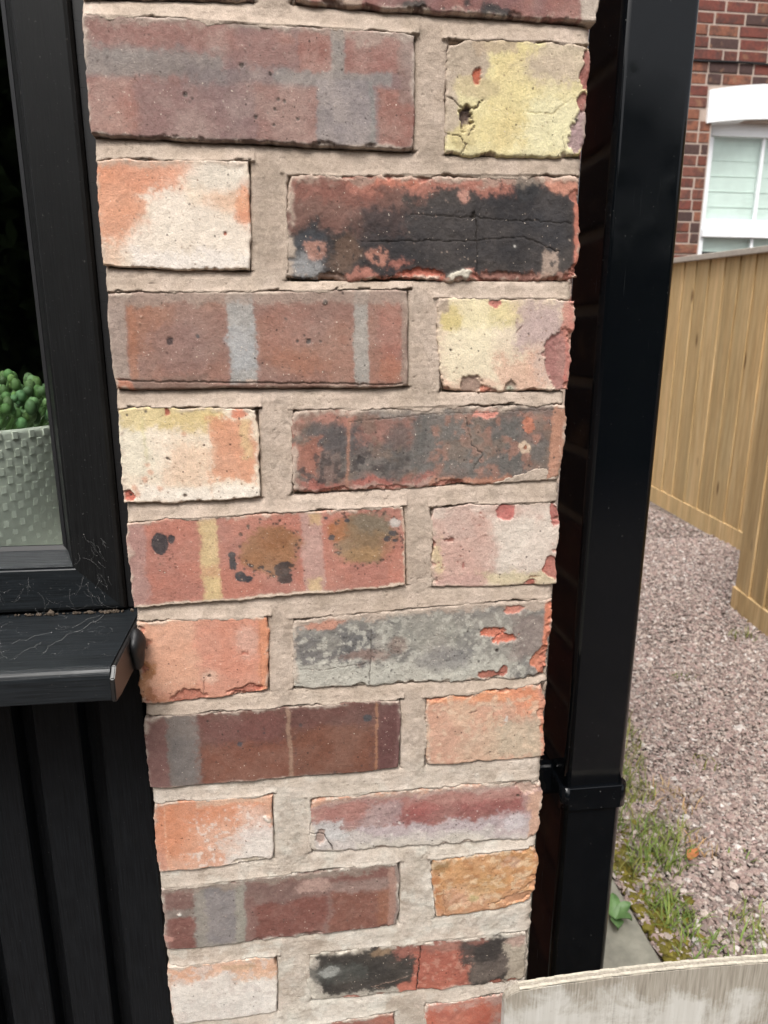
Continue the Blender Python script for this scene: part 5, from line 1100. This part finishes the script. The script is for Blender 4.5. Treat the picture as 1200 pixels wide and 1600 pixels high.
fence('timber_fence', 'near run of taller timber boards at the right edge of the picture', (1.885, 1.925, 0), (1.51, -0.40, 0), 1.62, 1.62, 0.112, cap=False, kick=.09, seed=9)

# ================================================================== GRAVEL, GRASS, WEEDS
rg = np.random.RandomState(44)
bmS = bmesh.new(); bmesh.ops.create_icosphere(bmS, subdivisions=1, radius=1.0); bmS.verts.ensure_lookup_table()
iv = np.array([v.co for v in bmS.verts]); jf = np.array([[v.index for v in f.verts] for f in bmS.faces]); bmS.free()
def wedge(n, y0, y1):
    y = rg.uniform(y0, y1, n); lo = 0.735 + np.clip(y - .9, 0, 9) * .42; hi = 1.10 + (y - .2) * .52 + .1
    return lo + rg.rand(n) * (np.minimum(hi, 2.42) - lo), y
OCT = np.array([(1, 0, 0), (-1, 0, 0), (0, 1, 0), (0, -1, 0), (0, 0, 1), (0, 0, -1)], float)
OF = np.array([(0, 2, 4), (2, 1, 4), (1, 3, 4), (3, 0, 4), (2, 0, 5), (1, 2, 5), (3, 1, 5), (0, 3, 5)])
pal = np.array([alb(c) for c in ((190, 170, 162), (200, 184, 174), (172, 150, 142), (148, 132, 126), (214, 202, 194), (182, 158, 152), (166, 154, 148), (230, 222, 216), (122, 106, 102))])
def stones(zones, tv, tf):
    pts = np.concatenate([np.stack(wedge(n, a_, b_), -1) for n, a_, b_ in zones]); n = len(pts); k = len(tv)
    rad = np.exp(rg.normal(math.log(.0036), .30, n)) * np.where(rg.rand(n) < .05, 1.5, 1.0) * (1 + .16 * np.clip(pts[:, 1] - 1.2, 0, 3))
    Vg = tv[None] * (1 + .20 * rg.normal(size=(n, k, 1))) * rad[:, None, None] * np.stack([rg.uniform(.8, 1.4, n), rg.uniform(.8, 1.4, n), rg.uniform(.5, .9, n)], -1)[:, None, :]
    a = rg.uniform(0, 6.28, n); ca, sa = np.cos(a)[:, None], np.sin(a)[:, None]; tl_ = rg.uniform(-.6, .6, n)[:, None]
    x_, y_, z_ = Vg[..., 0], Vg[..., 1], Vg[..., 2]
    Vg = np.stack([x_ * ca - y_ * sa + pts[:, :1], x_ * sa + y_ * ca + pts[:, 1:], z_ + tl_ * x_ + (rad * .3 + rg.uniform(0, .005, n))[:, None]], -1)
    pc = pal[rg.choice(len(pal), n, p=[.18, .18, .15, .11, .09, .12, .08, .04, .05])] * rg.uniform(.66, .98, (n, 1))
    return Vg.reshape(-1, 3), (tf[None] + k * np.arange(n)[:, None, None]).reshape(-1, 3), np.repeat(pc, k, 0)
Va, Fa, Ca = stones(((14000, .1, .62),), iv, jf); Vb, Fb, Cb = stones(((13000, .62, .9), (26000, .9, 1.6), (27000, 1.6, 2.9), (9000, 2.9, 4.4)), OCT, OF)
me = mesh_np('gravel', np.concatenate([Va, Vb]), np.concatenate([Fa, Fb + len(Va)]), M_VC, np.concatenate([Ca, Cb]), smooth=False)
gr = link(bpy.data.objects.new('gravel', me)); tag(gr, 'pinkish gravel chippings between the house and the fence', 'gravel', kind='stuff')
# grass and moss along the edge of the path
def blades(name, label, cat, clumps, kind):
    VV, FF, CC = [], [], []; off = 0
    for cx, cy, rad_, nb, hh, col in clumps:
        for i in range(int(nb * .85)):
            t = rg.uniform(0, 6.28); q = rad_ * 1.25 * math.sqrt(rg.rand()); bx, by = cx + q * math.cos(t), cy + q * math.sin(t)
            h = hh * rg.uniform(.25, 1.0); d = rg.uniform(0, 6.28); ln = h * rg.uniform(.2, 1.0); w_ = rg.uniform(.0008, .0019)
            dx, dy = math.cos(d), math.sin(d); px_, py_ = -dy, dx; vs = []
            for f_, wf in ((0, 1), (.4, .95), (.75, .65), (1, .08)):
                X_ = bx + dx * ln * f_ * f_; Y_ = by + dy * ln * f_ * f_; Z_ = .002 + h * (f_ - .25 * f_ * f_)
                vs += [(X_ + px_ * w_ * wf, Y_ + py_ * w_ * wf, Z_), (X_ - px_ * w_ * wf, Y_ - py_ * w_ * wf, Z_)]
            VV.append(vs)
            for k in range(3): FF.append((off + 2 * k, off + 2 * k + 1, off + 2 * k + 3, off + 2 * k + 2))
            cc = alb(col) * rg.uniform(.65, 1.2); cc = cc * np.array([rg.uniform(.85, 1.2), 1, .9]); CC += [cc] * 8; off += 8
    me = mesh_np(name, np.array(VV).reshape(-1, 3), np.array(FF), M_GRASS, np.array(CC))
    o = link(bpy.data.objects.new(name, me)); tag(o, label, cat, kind=kind); return o
GC = (124, 144, 74); G2 = (140, 146, 86); ST = (188, 162, 122)
cl = [(.865, .645, .055, 210, .06, GC), (.90, .70, .05, 130, .05, G2), (.83, .60, .04, 110, .05, GC), (.80, .475, .035, 150, .055, GC), (.795, .52, .025, 70, .05, GC), (.77, .60, .03, 60, .05, G2),
      (.90, .83, .04, 110, .055, G2), (.87, .88, .05, 120, .06, GC), (.93, .95, .05, 110, .055, G2), (.86, .99, .06, 130, .06, GC), (.97, 1.05, .05, 90, .05, G2), (.99, 1.17, .05, 70, .05, G2), (.98, .79, .05, 70, .05, ST), (.95, .64, .03, 40, .04, ST),
      (.90, .40, .05, 70, .05, GC), (.93, .42, .04, 50, .05, G2), (.97, .44, .04, 40, .04, G2), (.80, .40, .03, 60, .05, GC), (1.02, .60, .02, 14, .03, GC), (1.33, 1.35, .03, 30, .04, GC), (1.14, .92, .03, 24, .04, G2), (.80, .72, .03, 70, .05, GC), (.82, .80, .04, 90, .05, GC), (1.72, 1.63, .04, 40, .06, G2)]
blades('grass', 'tufts of thin grass growing along the edge of the gravel', 'grass', cl, 'stuff')
# moss: low lumps
VV, FF, CC = [], [], []; off = 0
for k in range(900):
    y = rg.uniform(.30, 1.15); x = .742 + abs(rg.normal(0, .022)) + (0.02 if rg.rand() < .3 else 0) + .05 * (rg.rand() < .12); r_ = rg.uniform(.004, .011)
    VV.append(sv * np.array([r_, r_, r_ * .55]) * (1 + .25 * rg.normal(size=(len(sv), 1))) + np.array([x, y, .004])); FF.append(sf + off); off += len(sv)
    CC.append(np.tile(alb((126, 116, 46)) * rg.uniform(.55, 1.15), (len(sv), 1)))
me = mesh_np('moss', np.concatenate(VV), np.concatenate(FF), M_GRASS, np.concatenate(CC)); tag(link(bpy.data.objects.new('moss', me)), 'yellow green moss along the edge of the concrete path', 'moss', kind='stuff')
# broad-leaved weed in the crack of the path
wd = empty('weed', (.684, .47, .012)); tag(wd, 'small weed with broad green leaves beside the downpipe foot', 'weed')
M_WEED = mat_plain('weed_leaf', tuple(alb((112, 146, 92))), .5, .4, .2, 60, .001)
for ang, L, wv, up in ((75, .040, .013, .02), (20, .036, .012, .02), (150, .035, .011, .02), (250, .038, .013, .015), (310, .03, .011, .02)):
    bm = bmesh.new(); rows = []
    for i in range(8):
        t = i / 7; hw = wv * math.sin(math.pi * min(1, .06 + t * .94)) ** .7 * (1 - .25 * t); zz = .004 + up * math.sin(t * 1.9) ; ca_, sa_ = math.cos(R(ang)), math.sin(R(ang))
        row = []
        for s_ in (-1, -.5, 0, .5, 1):
            lx, ly = L * t, s_ * hw; row.append(bm.verts.new((lx * ca_ - ly * sa_, lx * sa_ + ly * ca_, zz + .006 * s_ * s_)))
        rows.append(row)
    for a_, b_ in zip(rows[:-1], rows[1:]):
        for j in range(4): bm.faces.new((a_[j], a_[j + 1], b_[j + 1], b_[j]))
    place(bpy.data.objects.new('leaf', bm_mesh('leaf', bm, M_WEED, True)), wd, wd.location)

bm = bmesh.new(); rows = []
for i in range(6):
    t = i / 5; hw = .011 * math.sin(math.pi * (.08 + .9 * t)); rows.append([bm.verts.new((.04 * t, s_ * hw, .006 + .010 * abs(s_) * t + .004 * math.sin(5 * t))) for s_ in (-1, 0, 1)])
for a_, b_ in zip(rows[:-1], rows[1:]):
    for j in range(2): bm.faces.new((a_[j], a_[j + 1], b_[j + 1], b_[j]))
dl = link(bpy.data.objects.new('dead_leaf', bm_mesh('dead_leaf', bm, mat_plain('dry_leaf', tuple(alb((186, 122, 80))), .8, .2, .25, 120), True))); dl.location = (.905, .60, .008); dl.rotation_euler = (0, 0, .6)
tag(dl, 'small orange brown dead leaf on the gravel by the grass', 'leaf')

# unseen hedge added behind the viewer to give glass and pipe a dark reflection
hd = empty('hedge', (0, -5.4, 0)); tag(hd, 'dark green hedge added behind the viewer, mirrored in the window glass', 'hedge')
rg = np.random.RandomState(77); n = 24000
hx = rg.uniform(-9, 9, n); top = 2.35 + .25 * np.sin(hx * .9) + .2 * np.sin(hx * 2.7 + 1) + 1.9 * ss(.4, -1.2, hx); hz = rg.rand(n) * top; hy = .55 + .35 * fbm(hx * 10, hz * 10, 6, 5, 3) + rg.normal(0, .06, n)
hy = np.where(rg.rand(n) < .25, rg.uniform(-.6, .7, n), hy); hz = np.where(rg.rand(n) < .15, top + rg.normal(0, .12, n), hz)
A = rg.normal(size=(n, 3)); A /= np.linalg.norm(A, axis=1)[:, None]; B = np.cross(A, rg.normal(size=(n, 3))); B /= np.linalg.norm(B, axis=1)[:, None]
sz = rg.uniform(.05, .11, (n, 1)); P = np.stack([hx, hy, hz], -1)
V = np.stack([P - A * sz, P - B * sz * .5, P + A * sz, P + B * sz * .5], 1).reshape(-1, 3)
cc = np.repeat(alb((96, 118, 70)) * rg.uniform(.4, 1.2, (n, 1)), 4, 0)
me = mesh_np('foliage', V, np.arange(4 * n).reshape(-1, 4), M_GRASS, cc); link(bpy.data.objects.new('foliage', me), hd)
bm = bmesh.new(); box(bm, -9, -.7, -.6, .40, 0, 3.7, .1, 2); box(bm, -.69, 9, -.6, .45, 0, 1.75, .1, 2); link(bpy.data.objects.new('branches', bm_mesh('branches', bm, M_DARK)), hd)
